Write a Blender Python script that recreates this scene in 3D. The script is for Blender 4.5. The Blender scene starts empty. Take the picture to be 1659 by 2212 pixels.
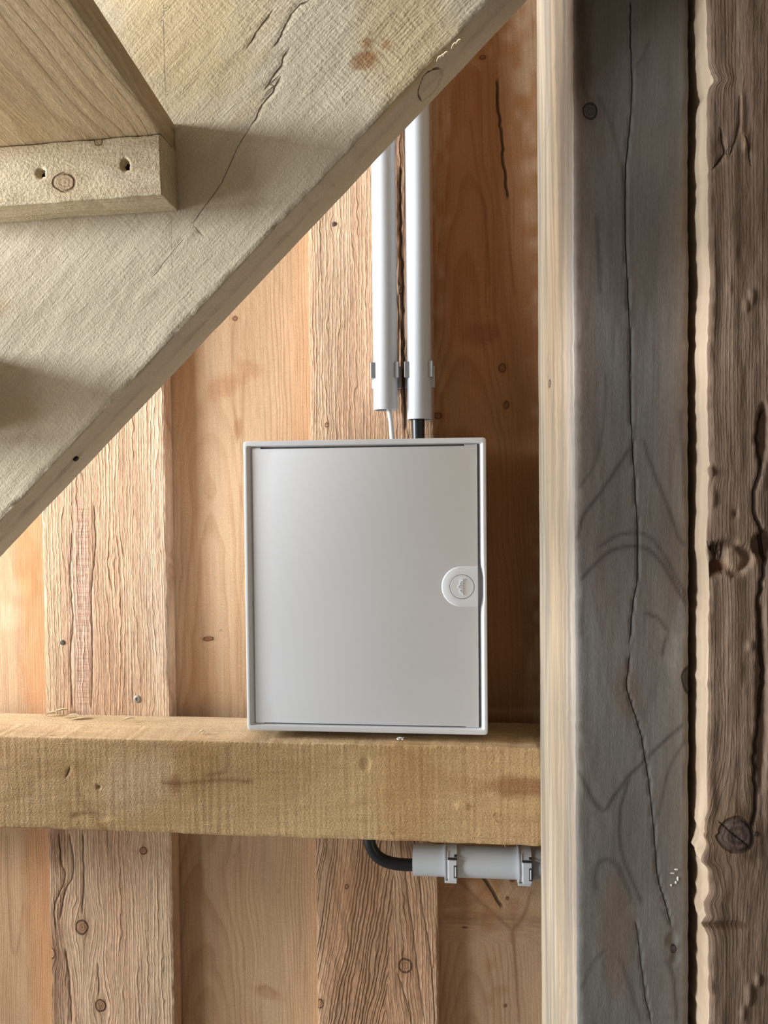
import bpy, bmesh, math, random
import numpy as np
from mathutils import Vector, Matrix

random.seed(4)
scene = bpy.context.scene

# ------------------------------------------------------------------ camera
FPX = 1661.0                                   # focal length in pixels of the 1659 x 2212 frame
CX, CY = 829.5, 1106.0
CAM = np.array([0.0, -1.10, 1.40])             # 1.10 m in front of the rear wall boards
yaw, pitch, roll = math.radians(5.67), math.radians(1.41), 0.0100
fwd = np.array([-math.sin(yaw) * math.cos(pitch), math.cos(yaw) * math.cos(pitch), -math.sin(pitch)])
rgt = np.array([math.cos(yaw), math.sin(yaw), 0.0])
upv = np.cross(rgt, fwd)
rgt, upv = rgt - roll * upv, upv + roll * rgt
rgt /= np.linalg.norm(rgt); upv /= np.linalg.norm(upv)
cam_data = bpy.data.cameras.new('camera')
cam_data.sensor_fit = 'VERTICAL'
cam_data.sensor_height = 36.0
cam_data.lens = FPX / 2212.0 * 36.0
cam_data.clip_start = 0.01
cam = bpy.data.objects.new('camera', cam_data)
scene.collection.objects.link(cam)
m = Matrix.Identity(4)
for i in range(3):
    m[i][0], m[i][1], m[i][2], m[i][3] = rgt[i], upv[i], -fwd[i], CAM[i]
cam.matrix_world = m
scene.camera = cam

# ------------------------------------------------------------------ world, light, exposure
world = bpy.data.worlds.new('world'); scene.world = world
world.use_nodes = True
bg = world.node_tree.nodes['Background']
bg.inputs['Color'].default_value = (0.84, 0.92, 1.0, 1)
bg.inputs['Strength'].default_value = 0.085

def area_light(name, loc, target, sx, sy, power, col):
    ld = bpy.data.lights.new(name, 'AREA'); ld.shape = 'RECTANGLE'
    ld.size, ld.size_y, ld.energy, ld.color = sx, sy, power, col
    o = bpy.data.objects.new(name, ld); scene.collection.objects.link(o)
    o.location = loc
    d = Vector(target) - Vector(loc)
    o.rotation_euler = d.to_track_quat('-Z', 'Y').to_euler()
    return o
# daylight through the wide opening on the left of the shed
area_light('daylight_opening', (-2.9, -0.98, 1.93), (-0.1, -0.5, 1.45), 1.7, 0.70, 165.0, (0.87, 0.945, 1.0))
# the lower half of the same opening, filled by light thrown up from the bright ground outside
area_light('daylight_ground', (-2.9, -1.10, 0.75), (-0.1, -0.4, 1.35), 1.7, 1.1, 84.0, (0.90, 0.96, 1.0))

scene.view_settings.view_transform = 'Standard'
scene.view_settings.look = 'None'
scene.view_settings.gamma = 1.0
scene.view_settings.use_curve_mapping = False
scene.view_settings.exposure = 0.36
scene.cycles.max_bounces = 6
scene.cycles.diffuse_bounces = 3
scene.cycles.adaptive_threshold = 0.04

# ------------------------------------------------------------------ helpers
def ray(px, py):
    return fwd + rgt * ((px - CX) / FPX) + upv * (-(py - CY) / FPX)
def P(px, py, y):
    """point of the place that photo pixel (px,py) shows when it lies in the plane parallel to the wall at depth y"""
    d = ray(px, py)
    return CAM + d * ((y - CAM[1]) / d[1])

def _hash(ix, iy, seed):
    h = (ix.astype(np.int64) * 374761393 + iy.astype(np.int64) * 668265263 + seed * 974634777) & 0x7fffffff
    h = ((h ^ (h >> 13)) * 1274126177) & 0x7fffffff
    h = (h ^ (h >> 16)) & 0xffff
    return h / 65535.0
def vnoise(x, y, seed=0):
    """smooth value noise in -1..1"""
    x = np.asarray(x, float); y = np.asarray(y, float) + np.zeros_like(x)
    x = x + np.zeros_like(y)
    ix, iy = np.floor(x), np.floor(y)
    fx, fy = x - ix, y - iy
    fx = fx * fx * (3 - 2 * fx); fy = fy * fy * (3 - 2 * fy)
    a = _hash(ix, iy, seed); b = _hash(ix + 1, iy, seed)
    c = _hash(ix, iy + 1, seed); d = _hash(ix + 1, iy + 1, seed)
    return ((a + (b - a) * fx) + ((c + (d - c) * fx) - (a + (b - a) * fx)) * fy) * 2 - 1
def sstep(a, b, x):
    t = np.clip((x - a) / (b - a), 0, 1)
    return t * t * (3 - 2 * t)

def tag(o, label=None, cat=None, group=None, kind=None):
    if label: o['label'] = label
    if cat: o['category'] = cat
    if group: o['group'] = group
    if kind: o['kind'] = kind
    return o
def link(o, parent=None):
    scene.collection.objects.link(o)
    if parent is not None:
        o.parent = parent
        o.matrix_parent_inverse = Matrix.Translation(parent.location).inverted()
    return o
def empty(name, loc, parent=None):
    o = bpy.data.objects.new(name, None); o.empty_display_size = 0.05
    o.location = Vector(loc); link(o)
    return o
def from_bm(name, bm, mat, parent=None, smooth=True):
    me = bpy.data.meshes.new(name)
    bmesh.ops.recalc_face_normals(bm, faces=bm.faces)
    bm.to_mesh(me); bm.free()
    me.materials.append(mat)
    if smooth:
        for p in me.polygons: p.use_smooth = True
        try: me.set_sharp_from_angle(angle=math.radians(35))
        except Exception: pass
    o = bpy.data.objects.new(name, me)
    return link(o, parent)

# ------------------------------------------------------------------ materials
def nodes_of(name):
    mt = bpy.data.materials.new(name); mt.use_nodes = True
    nt = mt.node_tree; nt.nodes.clear()
    out = nt.nodes.new('ShaderNodeOutputMaterial'); b = nt.nodes.new('ShaderNodeBsdfPrincipled')
    nt.links.new(b.outputs[0], out.inputs[0])
    return mt, nt, b
class N:
    """tiny wrapper to write node maths as expressions"""
    def __init__(s, nt): s.nt = nt
    def new(s, t): return s.nt.nodes.new(t)
    def put(s, sock, v):
        if isinstance(v, bpy.types.NodeSocket): s.nt.links.new(v, sock)
        elif isinstance(v, (tuple, list)): sock.default_value = (*v, 1) if len(v) == 3 and len(sock.default_value) == 4 else v
        else: sock.default_value = v
    def math(s, op, a, b=0.0, c=0.0, clamp=False):
        n = s.new('ShaderNodeMath'); n.operation = op; n.use_clamp = clamp
        s.put(n.inputs[0], a); s.put(n.inputs[1], b); s.put(n.inputs[2], c)
        return n.outputs[0]
    def add(s, a, b): return s.math('ADD', a, b)
    def mul(s, a, b): return s.math('MULTIPLY', a, b)
    def sub(s, a, b): return s.math('SUBTRACT', a, b)
    def ss(s, v, a, b, lo=0.0, hi=1.0):
        n = s.new('ShaderNodeMapRange'); n.interpolation_type = 'SMOOTHSTEP'
        s.put(n.inputs[0], v); s.put(n.inputs[1], a); s.put(n.inputs[2], b); s.put(n.inputs[3], lo); s.put(n.inputs[4], hi)
        return n.outputs[0]
    def attr(s, nm, what='Fac'):
        n = s.new('ShaderNodeAttribute'); n.attribute_name = nm
        return n.outputs[what]
    def xyz(s, x, y, z=0.0):
        n = s.new('ShaderNodeCombineXYZ'); s.put(n.inputs[0], x); s.put(n.inputs[1], y); s.put(n.inputs[2], z)
        return n.outputs[0]
    def noise(s, vec, scale=1.0, detail=2.0, rough=0.5):
        n = s.new('ShaderNodeTexNoise'); n.noise_dimensions = '3D'
        s.put(n.inputs['Vector'], vec); n.inputs['Scale'].default_value = scale
        n.inputs['Detail'].default_value = detail; n.inputs['Roughness'].default_value = rough
        return n.outputs[0]
    def mix(s, f, a, b, mode='MIX'):
        n = s.new('ShaderNodeMix'); n.data_type = 'RGBA'; n.blend_type = mode
        s.put(n.inputs[0], f); s.put(n.inputs[6], a); s.put(n.inputs[7], b)
        return n.outputs[2]

MP = {}
def wood_mat(name, light, dark, spacing=0.0045, ringc=0.7, latew=0.55, fibre=0.25, blotch=0.2,
             ridge=0.0003, fuzz=0.0002, fuzzf=420.0, fuzzs=0.28, saw=0.0, sawp=0.004, weave=0.0, knot=(0.20, 0.09, 0.045),
             knotedge=(0.05, 0.03, 0.02), crack=(0.035, 0.02, 0.012), line=None, rough=0.75, crackdepth=0.0015, seed=0.0,
             second=None, secf=14.0, seclo=0.45, sechi=0.65, linestr=0.8, knotmix=0.85, jag=0.0, jagf=70.0, speck=0.0, fhi=1500.0, wobk=2.4):
    mt, nt, b = nodes_of(name); n = N(nt)
    MP[name] = dict(secf=secf, spacing=spacing)
    u, v, d3, x = n.attr('u'), n.attr('v'), n.attr('w'), n.attr('x')
    uu = n.add(n.mul(u, 0.5), n.mul(x, 0.8))
    kr, sd, cm, ld, lm, l2 = n.attr('kr'), n.attr('sd'), n.attr('cm'), n.attr('ld'), n.attr('lm'), n.attr('l2')
    tint = n.attr('tint', 'Color')
    lo = n.new('ShaderNodeSeparateColor'); n.put(lo.inputs[0], n.attr('lo', 'Color'))
    blo, s2, amp = lo.outputs[0], lo.outputs[1], lo.outputs[2]     # slow variation, computed with the mesh
    # growth rings: an irregular saw-tooth in the ring coordinate
    wob = n.noise(n.xyz(n.mul(u, 1 / (spacing * 2.6)), n.mul(v, 4.0), seed), 1.0, 1.0, 0.6)
    ph = n.add(n.mul(u, 1 / spacing), n.mul(wob, wobk))
    fib2 = n.noise(n.xyz(n.mul(uu, 420.0), n.mul(v, 7.0), n.mul(d3, 60.0)), 1.0, 1.0, 0.6)
    fz = n.noise(n.xyz(n.mul(x, fuzzf), n.mul(v, fuzzf * fuzzs), n.mul(d3, fuzzf)), 1.0, 2.0, 0.65)
    if jag > 0:
        jg = n.noise(n.xyz(n.mul(u, 0.35 / spacing), n.mul(v, jagf), n.mul(d3, 30.0)), 1.0, 1.0, 0.6)
        ph = n.add(ph, n.mul(n.sub(jg, 0.5), jag))
    fr = n.math('FRACT', ph)
    late = n.mul(n.ss(fr, 1.0 - latew, 0.88), n.ss(fr, 0.88, 1.0, 1.0, 0.0))
    late = n.mul(late, n.ss(amp, 0.25, 0.7, 0.30, 1.0))
    fib = n.noise(n.xyz(n.mul(uu, fhi), n.mul(v, 26.0), n.mul(d3, 400.0)), 1.0, 1.0, 0.6)
    col = n.mix(n.mul(late, ringc), light, dark)
    if second is not None:
        col = n.mix(n.ss(s2, seclo, sechi), col, n.mix(1.0, col, second, 'MULTIPLY'))
    k = n.add(1.0 - fibre * 0.5 - blotch * 0.5, n.add(n.mul(fib2, fibre * 1.0), n.mul(blo, blotch)))
    k = n.mul(k, n.add(1.0 - fibre * 0.3, n.mul(fib, fibre * 0.6)))
    if speck > 0: k = n.mul(k, n.ss(fz, 0.25, 0.75, 1.0 - speck, 1.0 + speck * 0.6))
    kk = n.new('ShaderNodeCombineColor')
    for i in range(3): n.put(kk.inputs[i], k)
    col = n.mix(1.0, col, kk.outputs[0], 'MULTIPLY')
    col = n.mix(1.0, col, tint, 'MULTIPLY')
    # knots: own rings, a dark bark edge
    kin = n.ss(kr, 1.08, 0.92)
    kring = n.math('SINE', n.add(n.mul(kr, 19.0), n.mul(fib2, 6.0)))
    kcol = n.mix(n.ss(kring, -0.6, 0.9), knot, (knot[0] * 1.8, knot[1] * 1.8, knot[2] * 1.8))
    kcol = n.mix(n.ss(kr, 0.70, 0.90), kcol, knotedge)
    col = n.mix(n.mul(kin, knotmix), col, kcol)
    halo = n.mul(n.ss(kr, 2.0, 1.0), 0.28)
    col = n.mix(halo, col, n.mix(1.0, col, (0.62, 0.45, 0.33), 'MULTIPLY'))
    # drawn lines / grain lines, then open cracks
    la = n.math('ABSOLUTE', ld)
    lmask = n.math('MAXIMUM', n.mul(n.ss(la, 1.0, 0.25), lm), n.mul(l2, n.ss(fib2, 0.15, 0.6, 0.7, 1.0)))
    col = n.mix(n.mul(lmask, linestr), col, line if line else n.mix(1.0, col, (0.50, 0.36, 0.27), 'MULTIPLY'))
    ca = n.math('ABSOLUTE', sd)
    cmask = n.mul(n.ss(ca, 1.0, 0.35), cm)
    col = n.mix(n.mul(cmask, 0.92), col, crack)
    n.put(b.inputs['Base Color'], col)
    b.inputs['Roughness'].default_value = rough
    b.inputs['Specular IOR Level'].default_value = 0.25
    # relief
    h = n.mul(late, ridge)
    h = n.add(h, n.mul(fz, fuzz))
    h = n.add(h, n.mul(fib2, fuzz * 0.5))
    if saw > 0:
        sp = n.noise(n.xyz(n.mul(v, 1 / sawp), n.mul(d3, 3.0), n.add(seed, n.mul(x, 9.0))), 1.0, 0.0)
        h = n.add(h, n.mul(n.mul(sp, n.mul(n.ss(blo, 0.35, 0.65, 0.3, 1.0), n.ss(d3, 0.004, 0.001))), saw))
    if weave > 0:
        w1 = n.noise(n.xyz(n.mul(v, 330.0), n.mul(x, 90.0), seed), 1.0, 0.0)
        w2 = n.noise(n.xyz(n.mul(x, 520.0), n.mul(v, 70.0), seed + 5), 1.0, 0.0)
        h = n.add(h, n.mul(n.mul(n.mul(w1, w2), n.ss(blo, 0.3, 0.65, 0.5, 1.0)), weave * 2.0))
    h = n.sub(h, n.mul(cmask, crackdepth))
    h = n.sub(h, n.mul(n.mul(n.ss(kr, 0.72, 0.86), n.ss(kr, 1.05, 0.92)), 0.0009))
    bp = n.new('ShaderNodeBump'); bp.inputs['Strength'].default_value = 1.0; bp.inputs['Distance'].default_value = 1.0
    n.put(bp.inputs['Height'], h)
    n.put(b.inputs['Normal'], bp.outputs[0])
    return mt

def plain_mat(name, col, rough=0.45, metal=0.0, spec=0.5, grain=0.0, grainf=900.0, var=0.04, bump=0.0):
    mt, nt, b = nodes_of(name); n = N(nt)
    tc = n.new('ShaderNodeTexCoord').outputs['Object']
    v = n.noise(tc, 60.0, 3.0)
    k = n.add(1.0 - var * 0.5, n.mul(v, var))
    kk = n.new('ShaderNodeCombineColor')
    for i in range(3): n.put(kk.inputs[i], k)
    n.put(b.inputs['Base Color'], n.mix(1.0, col, kk.outputs[0], 'MULTIPLY'))
    b.inputs['Roughness'].default_value = rough; b.inputs['Metallic'].default_value = metal
    b.inputs['Specular IOR Level'].default_value = spec
    if bump > 0:
        bp = n.new('ShaderNodeBump'); bp.inputs['Distance'].default_value = 1.0
        n.put(bp.inputs['Height'], n.mul(n.noise(tc, grainf, 2.0), bump))
        n.put(b.inputs['Normal'], bp.outputs[0])
    return mt

# ------------------------------------------------------------------ sawn timber as real, displaced geometry
class Timber:
    """a sawn piece: s runs along the grain, t across the face that looks at the room, d into the piece"""
    def __init__(q, O, S, T, D, L, W, H):
        q.O = np.array(O, float)
        q.S, q.T, q.D = [np.array(a, float) / np.linalg.norm(a) for a in (S, T, D)]
        q.L, q.W, q.H = L, W, H
        q.knots, q.cracks, q.lines, q.tints, q.dents, q.soft = [], [], [], [], [], []
        q.extra = None
    def st(q, px, py, face='front'):
        """local (s, t) on the front face, or (s, d) on the t=0 side, that the photo pixel shows"""
        nrm = q.D if face == 'front' else q.T
        d = ray(px, py)
        p = CAM + d * (np.dot(q.O - CAM, nrm) / np.dot(d, nrm)) - q.O
        return np.dot(p, q.S), np.dot(p, q.T if face == 'front' else q.D)
    def scale(q, px, py): 
        a = np.array(q.st(px, py)); c = np.array(q.st(px + 10, py))
        return np.linalg.norm(a - c) / 10
    def knot(q, px, py, rx, ry=None, face='front', ang=0.0, strength=1.0):
        s, t = q.st(px, py, face); k = q.scale(px, py)
        q.knots.append((s, t, rx * k, (ry or rx) * k, face, ang, strength))
    def poly(q, pts, width, kind='crack', strength=1.0, face='front'):
        k = q.scale(*pts[0])
        c = [np.array(q.st(*p, face)) for p in pts]
        fine = []
        for i in range(len(c) - 1):                                  # smooth curve through the points, a little uneven
            p0, p1, p2, p3 = c[max(i - 1, 0)], c[i], c[i + 1], c[min(i + 2, len(c) - 1)]
            m_ = max(1, min(8, int(np.linalg.norm(p2 - p1) / 0.006)))
            for j in range(m_):
                f = j / m_
                fine.append(0.5 * ((2 * p1) + (-p0 + p2) * f + (2 * p0 - 5 * p1 + 4 * p2 - p3) * f ** 2 + (-p0 + 3 * p1 - 3 * p2 + p3) * f ** 3))
        fine.append(c[-1]); fine = np.array(fine)
        jt = width * k * (0.5 if kind == 'crack' else 0.25)
        if width < 1.5 and kind == 'line': jt = 0
        fine[1:-1] += np.array([[random.uniform(-jt, jt), random.uniform(-jt, jt)] for _ in range(len(fine) - 2)]).reshape(-1, 2)
        lst = q.cracks if kind == 'crack' else (q.lines if width < 3.0 else q.soft)
        lst.append((fine, width * k, strength, face))
    def tint(q, px, py, rx, ry, col, strength=1.0, ang=0.0, soft=1.0):
        s, t = q.st(px, py); k = q.scale(px, py)
        q.tints.append((s, t, rx * k, ry * k, col, strength, ang, soft))
    def dent(q, px, py, rx, ry, depth, soft=0.3):
        s, t = q.st(px, py); k = q.scale(px, py)
        q.dents.append((s, t, rx * k, ry * k, depth, soft))
    def build(q, name, mat, parent=None, fine=(0.0, 1.0), ds=0.003, dt=0.002, dside=0.004, coarse=0.03, radius=0.002, rough=0.0003,
              edge=0.0006, bow=0.0, ring=None, wobble=0.004, seed=1, origin=None, side_mat=None):
        L, W, H, r = q.L, q.W, q.H, radius
        # cross-section, starting at the t=0 front corner
        prof = []
        nf = max(2, int(round((W - 2 * r) / dt)))
        for i in range(nf + 1): prof.append((r + (W - 2 * r) * i / nf, 0.0, 0.0, -1.0))
        for a in (30, 60): prof.append((W - r + r * math.sin(math.radians(a)), r - r * math.cos(math.radians(a)), math.sin(math.radians(a)), -math.cos(math.radians(a))))
        nsd = max(2, int(round((H - 2 * r) / dside)))
        for i in range(nsd + 1): prof.append((W, r + (H - 2 * r) * i / nsd, 1.0, 0.0))
        prof.append((W - r * .3, H - r * .3, .7, .7))
        nb = max(2, int(W / 0.03))
        for i in range(nb + 1): prof.append((W - r - (W - 2 * r) * i / nb, H, 0.0, 1.0))
        prof.append((r * .3, H - r * .3, -.7, .7))
        for i in range(nsd + 1): prof.append((0.0, H - r - (H - 2 * r) * i / nsd, -1.0, 0.0))
        for a in (60, 30): prof.append((r - r * math.sin(math.radians(a)), r - r * math.cos(math.radians(a)), -math.sin(math.radians(a)), -math.cos(math.radians(a))))
        prof = np.array(prof); npf = len(prof)
        f0, f1 = max(0.0, fine[0]), min(L, fine[1])
        sv = list(np.arange(0, f0, coarse)) + list(np.arange(f0, f1, ds)) + list(np.arange(f1, L, coarse)) + [L]
        sv = np.array(sv); sv = sv[np.concatenate(([True], np.diff(sv) > 1e-4))]
        ns = len(sv)
        s = np.repeat(sv, npf); t = np.tile(prof[:, 0], ns); d = np.tile(prof[:, 1], ns)
        nt_, nd_ = np.tile(prof[:, 2], ns), np.tile(prof[:, 3], ns)
        front = (nd_ < -0.4)
        # ring field
        tw, dw = t.copy(), d.copy()
        kr = np.full(len(s), 3.0)
        for (ks, kt, rx, ry, face, ang, strength) in q.knots:
            c = t if face == 'front' else d
            dx, dy = c - kt, s - ks
            ca, sa = math.cos(ang), math.sin(ang)
            ex, ey = (dx * ca + dy * sa) / rx, (-dx * sa + dy * ca) / ry
            rr = np.hypot(ex, ey) * (1 + 0.10 * vnoise(np.arctan2(ey, ex) * 1.5, ks * 90, seed))
            on = (front if face == 'front' else ~front)
            g = np.exp(-(np.hypot(dx / (rx * 2.4), dy / (ry * 3.4))) ** 2)
            if face == 'front': tw = tw - (t - kt) * 0.85 * g
            else: dw = dw - (d - kt) * 0.85 * g
            if strength > 0:
                kr = np.where(on, np.minimum(kr, rr / strength), kr)
        tc, dc, taper, drift = ring or (-0.4, 0.05, 0.0, 0.0)
        wob = wobble * (vnoise(s / 0.28, tw / 0.15, seed + 1) + 0.45 * vnoise(s / 0.09, tw / 0.05, seed + 2) + 0.15 * vnoise(s / 0.03, tw / 0.02, seed + 3))
        u = np.hypot(tw - (tc + drift * s), dw - dc - taper * (s - L / 2)) + wob
        if q.extra is not None: u = q.extra(s, t, d, u)
        def lines(lst, near, soft=False):
            sd = np.full(len(s), 9.0); best = np.full(len(s), 9.0); cm = np.zeros(len(s))
            for (pts, wd, strength, face) in lst:
                on = front if face == 'front' else ~front
                c = t if face == 'front' else d
                bb = on & (s > pts[:, 0].min() - 0.012) & (s < pts[:, 0].max() + 0.012) & (c > pts[:, 1].min() - 0.012) & (c < pts[:, 1].max() + 0.012)
                idx = np.nonzero(bb)[0]
                if len(idx) == 0: continue
                ps, pt = s[idx], c[idx]
                tot = np.concatenate(([0], np.cumsum(np.hypot(*np.diff(pts, axis=0).T))))
                bd = np.full(len(idx), 9.0); bsd = np.full(len(idx), 9.0); bal = np.zeros(len(idx))
                for i in range(len(pts) - 1):
                    a, e = pts[i], pts[i + 1] - pts[i]; ll = np.hypot(*e) + 1e-9; e = e / ll
                    rs, rt = ps - a[0], pt - a[1]
                    al = rs * e[0] + rt * e[1]; ac = np.clip(al, 0, ll)
                    dist = np.hypot(rs - ac * e[0], rt - ac * e[1])
                    sg = np.where(rs * e[1] - rt * e[0] >= 0, 1.0, -1.0)
                    up = dist < bd
                    bd = np.where(up, dist, bd); bsd = np.where(up, dist * sg, bsd); bal = np.where(up, tot[i] + al, bal)
                endt = sstep(-0.002, 0.006, bal) * sstep(-0.002, 0.006, tot[-1] - bal)
                prox = sstep(wd * 2.5 + near, wd * 1.2 + near * 0.6, bd)
                if soft:
                    cm[idx] = np.maximum(cm[idx], endt * strength * np.exp(-(bd / (wd * 0.85 + 0.0006)) ** 2)); continue
                up = bd < best[idx]
                ii = idx[up]
                best[ii] = bd[up]; sd[ii] = (bsd / wd)[up]; cm[ii] = (endt * prox * strength)[up]
            return np.clip(sd, -9, 9), cm
        near = max(ds, dt) * 1.8
        sd, cm = lines(q.cracks, near)
        ld, lm = lines(q.lines, near)
        l2 = lines(q.soft, near, True)[1]
        mp = MP[mat.name]
        vv = s + seed * 3.1
        f01 = lambda a, b_, sd_: 0.5 + 0.36 * vnoise(a, b_, sd_) + 0.2 * vnoise(a * 2.1, b_ * 2.1, sd_ + 1) + 0.1 * vnoise(a * 4.3, b_ * 4.3, sd_ + 2)
        lo = np.stack([f01(u * 26, vv * 3.6, seed + 101), f01(u * mp['secf'] * 1.1, vv * 1.5, seed + 111), f01(u / (mp['spacing'] * 4), vv * 2.0, seed + 121), np.ones(len(s))], 1)
        lo = np.clip(lo, 0, 1)
        tint = np.ones((len(s), 4))
        for (ks, kt, rx, ry, col, strength, ang, soft) in q.tints:
            ca, sa = math.cos(ang), math.sin(ang)
            dx, dy = t - kt, s - ks
            e = np.hypot((dx * ca + dy * sa) / rx, (-dx * sa + dy * ca) / ry)
            e = e * (1 + 0.22 * vnoise(s / 0.018, t / 0.012, seed + 31))
            mk = sstep(1.0 + 0.5 * soft, 1.0 - 0.5 * soft, e) * strength * (d < 0.01)
            for c in range(3): tint[:, c] *= 1 + (col[c] - 1) * mk
        if getattr(q, 'tintfn', None) is not None: tint[:, :3] *= q.tintfn(s, t, d, nt_)
        # relief
        h = rough * (vnoise(s / 0.05, (t + d) / 0.012, seed + 11) + 0.7 * vnoise(s / 0.016, (t + d) / 0.005, seed + 12))
        corner = np.minimum(np.minimum(np.abs(t), np.abs(W - t)), 9) < r * 1.2
        h = h - np.where(corner & (d < H * .5), edge * (1 + vnoise(s / 0.02, t * 0 + 3.3, seed + 14) + 0.8 * vnoise(s / 0.007, t * 0, seed + 15)), 0)
        for (ks, kt, rx, ry, depth, soft) in q.dents:
            e = np.hypot((t - kt) / rx, (s - ks) / ry) * (1 + 0.18 * vnoise(s / 0.006, t / 0.006, seed + 51))
            h = h - depth * sstep(1 + soft, 1 - soft, e) * front
        h = h - np.where(np.abs(sd) < 1.0, 0.0012 * cm, 0)
        if getattr(q, 'relief', None) is not None: h = h + q.relief(s, t, d, front)
        tt, dd = t + nt_ * h, d + nd_ * h
        if getattr(q, 'warp', None) is not None: tt, dd = q.warp(s, tt, dd)
        co = q.O[None] + s[:, None] * q.S + tt[:, None] * q.T + dd[:, None] * q.D
        if origin is None: origin = q.O + q.S * L / 2 + q.T * W / 2 + q.D * H / 2
        co = co - np.array(origin)[None]
        i0 = (np.arange(ns - 1)[:, None] * npf + np.arange(npf)[None]).ravel()
        j = (np.arange(npf) + 1) % npf
        i1 = (np.arange(ns - 1)[:, None] * npf + j[None]).ravel()
        quads = np.stack([i0, i1, i1 + npf, i0 + npf], 1)
        if np.dot(np.cross(q.S, q.T), q.D) < 0: quads = quads[:, ::-1]
        nv, nq = len(co), len(quads)
        caps = [list(range(npf)), list(range((ns - 1) * npf, ns * npf))]
        if np.dot(np.cross(q.S, q.T), q.D) < 0: caps[1] = caps[1][::-1]
        else: caps[0] = caps[0][::-1]
        me = bpy.data.meshes.new(name)
        me.vertices.add(nv); me.vertices.foreach_set('co', co.astype(np.float32).ravel())
        li = np.concatenate([quads.ravel(), caps[0], caps[1]]).astype(np.int32)
        me.loops.add(len(li)); me.loops.foreach_set('vertex_index', li)
        me.polygons.add(nq + 2)
        st_ = np.concatenate([np.arange(nq) * 4, [nq * 4, nq * 4 + npf]]).astype(np.int32)
        me.polygons.foreach_set('loop_start', st_)
        me.polygons.foreach_set('use_smooth', np.array([True] * nq + [False, False]))
        me.update(calc_edges=True); me.validate()
        for nm, arr in (('u', u), ('v', s + seed * 3.1), ('w', d), ('x', t + 0.37 * d), ('kr', kr), ('sd', sd), ('cm', cm), ('ld', ld), ('lm', lm), ('l2', l2)):
            at = me.attributes.new(nm, 'FLOAT', 'POINT'); at.data.foreach_set('value', np.asarray(arr, np.float32))
        at = me.attributes.new('tint', 'FLOAT_COLOR', 'POINT'); at.data.foreach_set('color', tint.astype(np.float32).ravel())
        at = me.attributes.new('lo', 'FLOAT_COLOR', 'POINT'); at.data.foreach_set('color', lo.astype(np.float32).ravel())
        me.materials.append(mat)
        if side_mat is not None:                                     # the t=0 side has a surface of its own
            me.materials.append(side_mat)
            pm = (prof[:, 2] < -0.6) & (np.roll(prof[:, 2], -1) < -0.6)
            me.polygons.foreach_set('material_index', np.concatenate([np.tile(pm, ns - 1).astype(np.int32), np.zeros(2, np.int32)]))
        o = bpy.data.objects.new(name, me); o.location = Vector(origin)
        link(o, parent)
        q.obj = o
        return o

# small solid builders -------------------------------------------------
def box_bm(x0, x1, y0, y1, z0, z1, bevel=0.0, seg=2, bm=None):
    b2 = bm or bmesh.new()
    vs = [b2.verts.new((x, y, z)) for x in (x0, x1) for y in (y0, y1) for z in (z0, z1)]
    fs = [(0, 1, 3, 2), (4, 6, 7, 5), (0, 4, 5, 1), (2, 3, 7, 6), (0, 2, 6, 4), (1, 5, 7, 3)]
    nf = [b2.faces.new([vs[i] for i in f]) for f in fs]
    if bevel:
        es = list({e for f in nf for e in f.edges})
        bmesh.ops.bevel(b2, geom=es, offset=bevel, segments=seg, affect='EDGES', profile=0.6)
    return b2
def tube_bm(pts, rad, n=20, wall=0.0, bm=None, caps=True):
    """round tube along a polyline; wall > 0 makes it a hollow pipe"""
    b2 = bm or bmesh.new()
    pts = [Vector(p) for p in pts]
    rads = rad if isinstance(rad, (list, tuple)) else [rad] * len(pts)
    rings = []
    ref = None
    def ring(i, r):
        nonlocal ref
        if i == 0: tg = pts[1] - pts[0]
        elif i == len(pts) - 1: tg = pts[-1] - pts[-2]
        else: tg = (pts[i + 1] - pts[i]).normalized() + (pts[i] - pts[i - 1]).normalized()
        tg.normalize()
        if ref is None: ref = tg.orthogonal().normalized()
        ref = (ref - tg * ref.dot(tg)).normalized()
        bn = tg.cross(ref)
        return [b2.verts.new(pts[i] + (ref * math.cos(2 * math.pi * k / n) + bn * math.sin(2 * math.pi * k / n)) * r) for k in range(n)]
    def skin(a, c):
        for k in range(n): b2.faces.new((a[k], a[(k + 1) % n], c[(k + 1) % n], c[k]))
    for i in range(len(pts)): rings.append(ring(i, rads[i]))
    for a, c in zip(rings, rings[1:]): skin(a, c)
    if wall > 0:
        ref = None
        inner = [ring(i, rads[i] - wall) for i in range(len(pts))]
        for a, c in zip(inner, inner[1:]): skin(c, a)
        skin(inner[0], rings[0]); skin(rings[-1], inner[-1])
    elif caps:
        b2.faces.new(rings[0][::-1]); b2.faces.new(rings[-1])
    return b2
def sector_bm(c, axis, up, r0, r1, a0, a1, half, n=28, bm=None):
    """a strap: ring sector between radii r0..r1, angles a0..a1 (0 = up), 2*half wide along axis"""
    b2 = bm or bmesh.new()
    ax, u = Vector(axis).normalized(), Vector(up).normalized(); w = ax.cross(u)
    c = Vector(c); rows = []
    for i in range(n + 1):
        a = a0 + (a1 - a0) * i / n
        e = u * math.cos(a) + w * math.sin(a)
        rows.append([b2.verts.new(c + e * r + ax * h) for r, h in ((r0, -half), (r1, -half), (r1, half), (r0, half))])
    for a, e in zip(rows, rows[1:]):
        for k in range(4): b2.faces.new((a[k], a[(k + 1) % 4], e[(k + 1) % 4], e[k]))
    b2.faces.new(rows[0]); b2.faces.new(rows[-1][::-1])
    return b2

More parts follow.
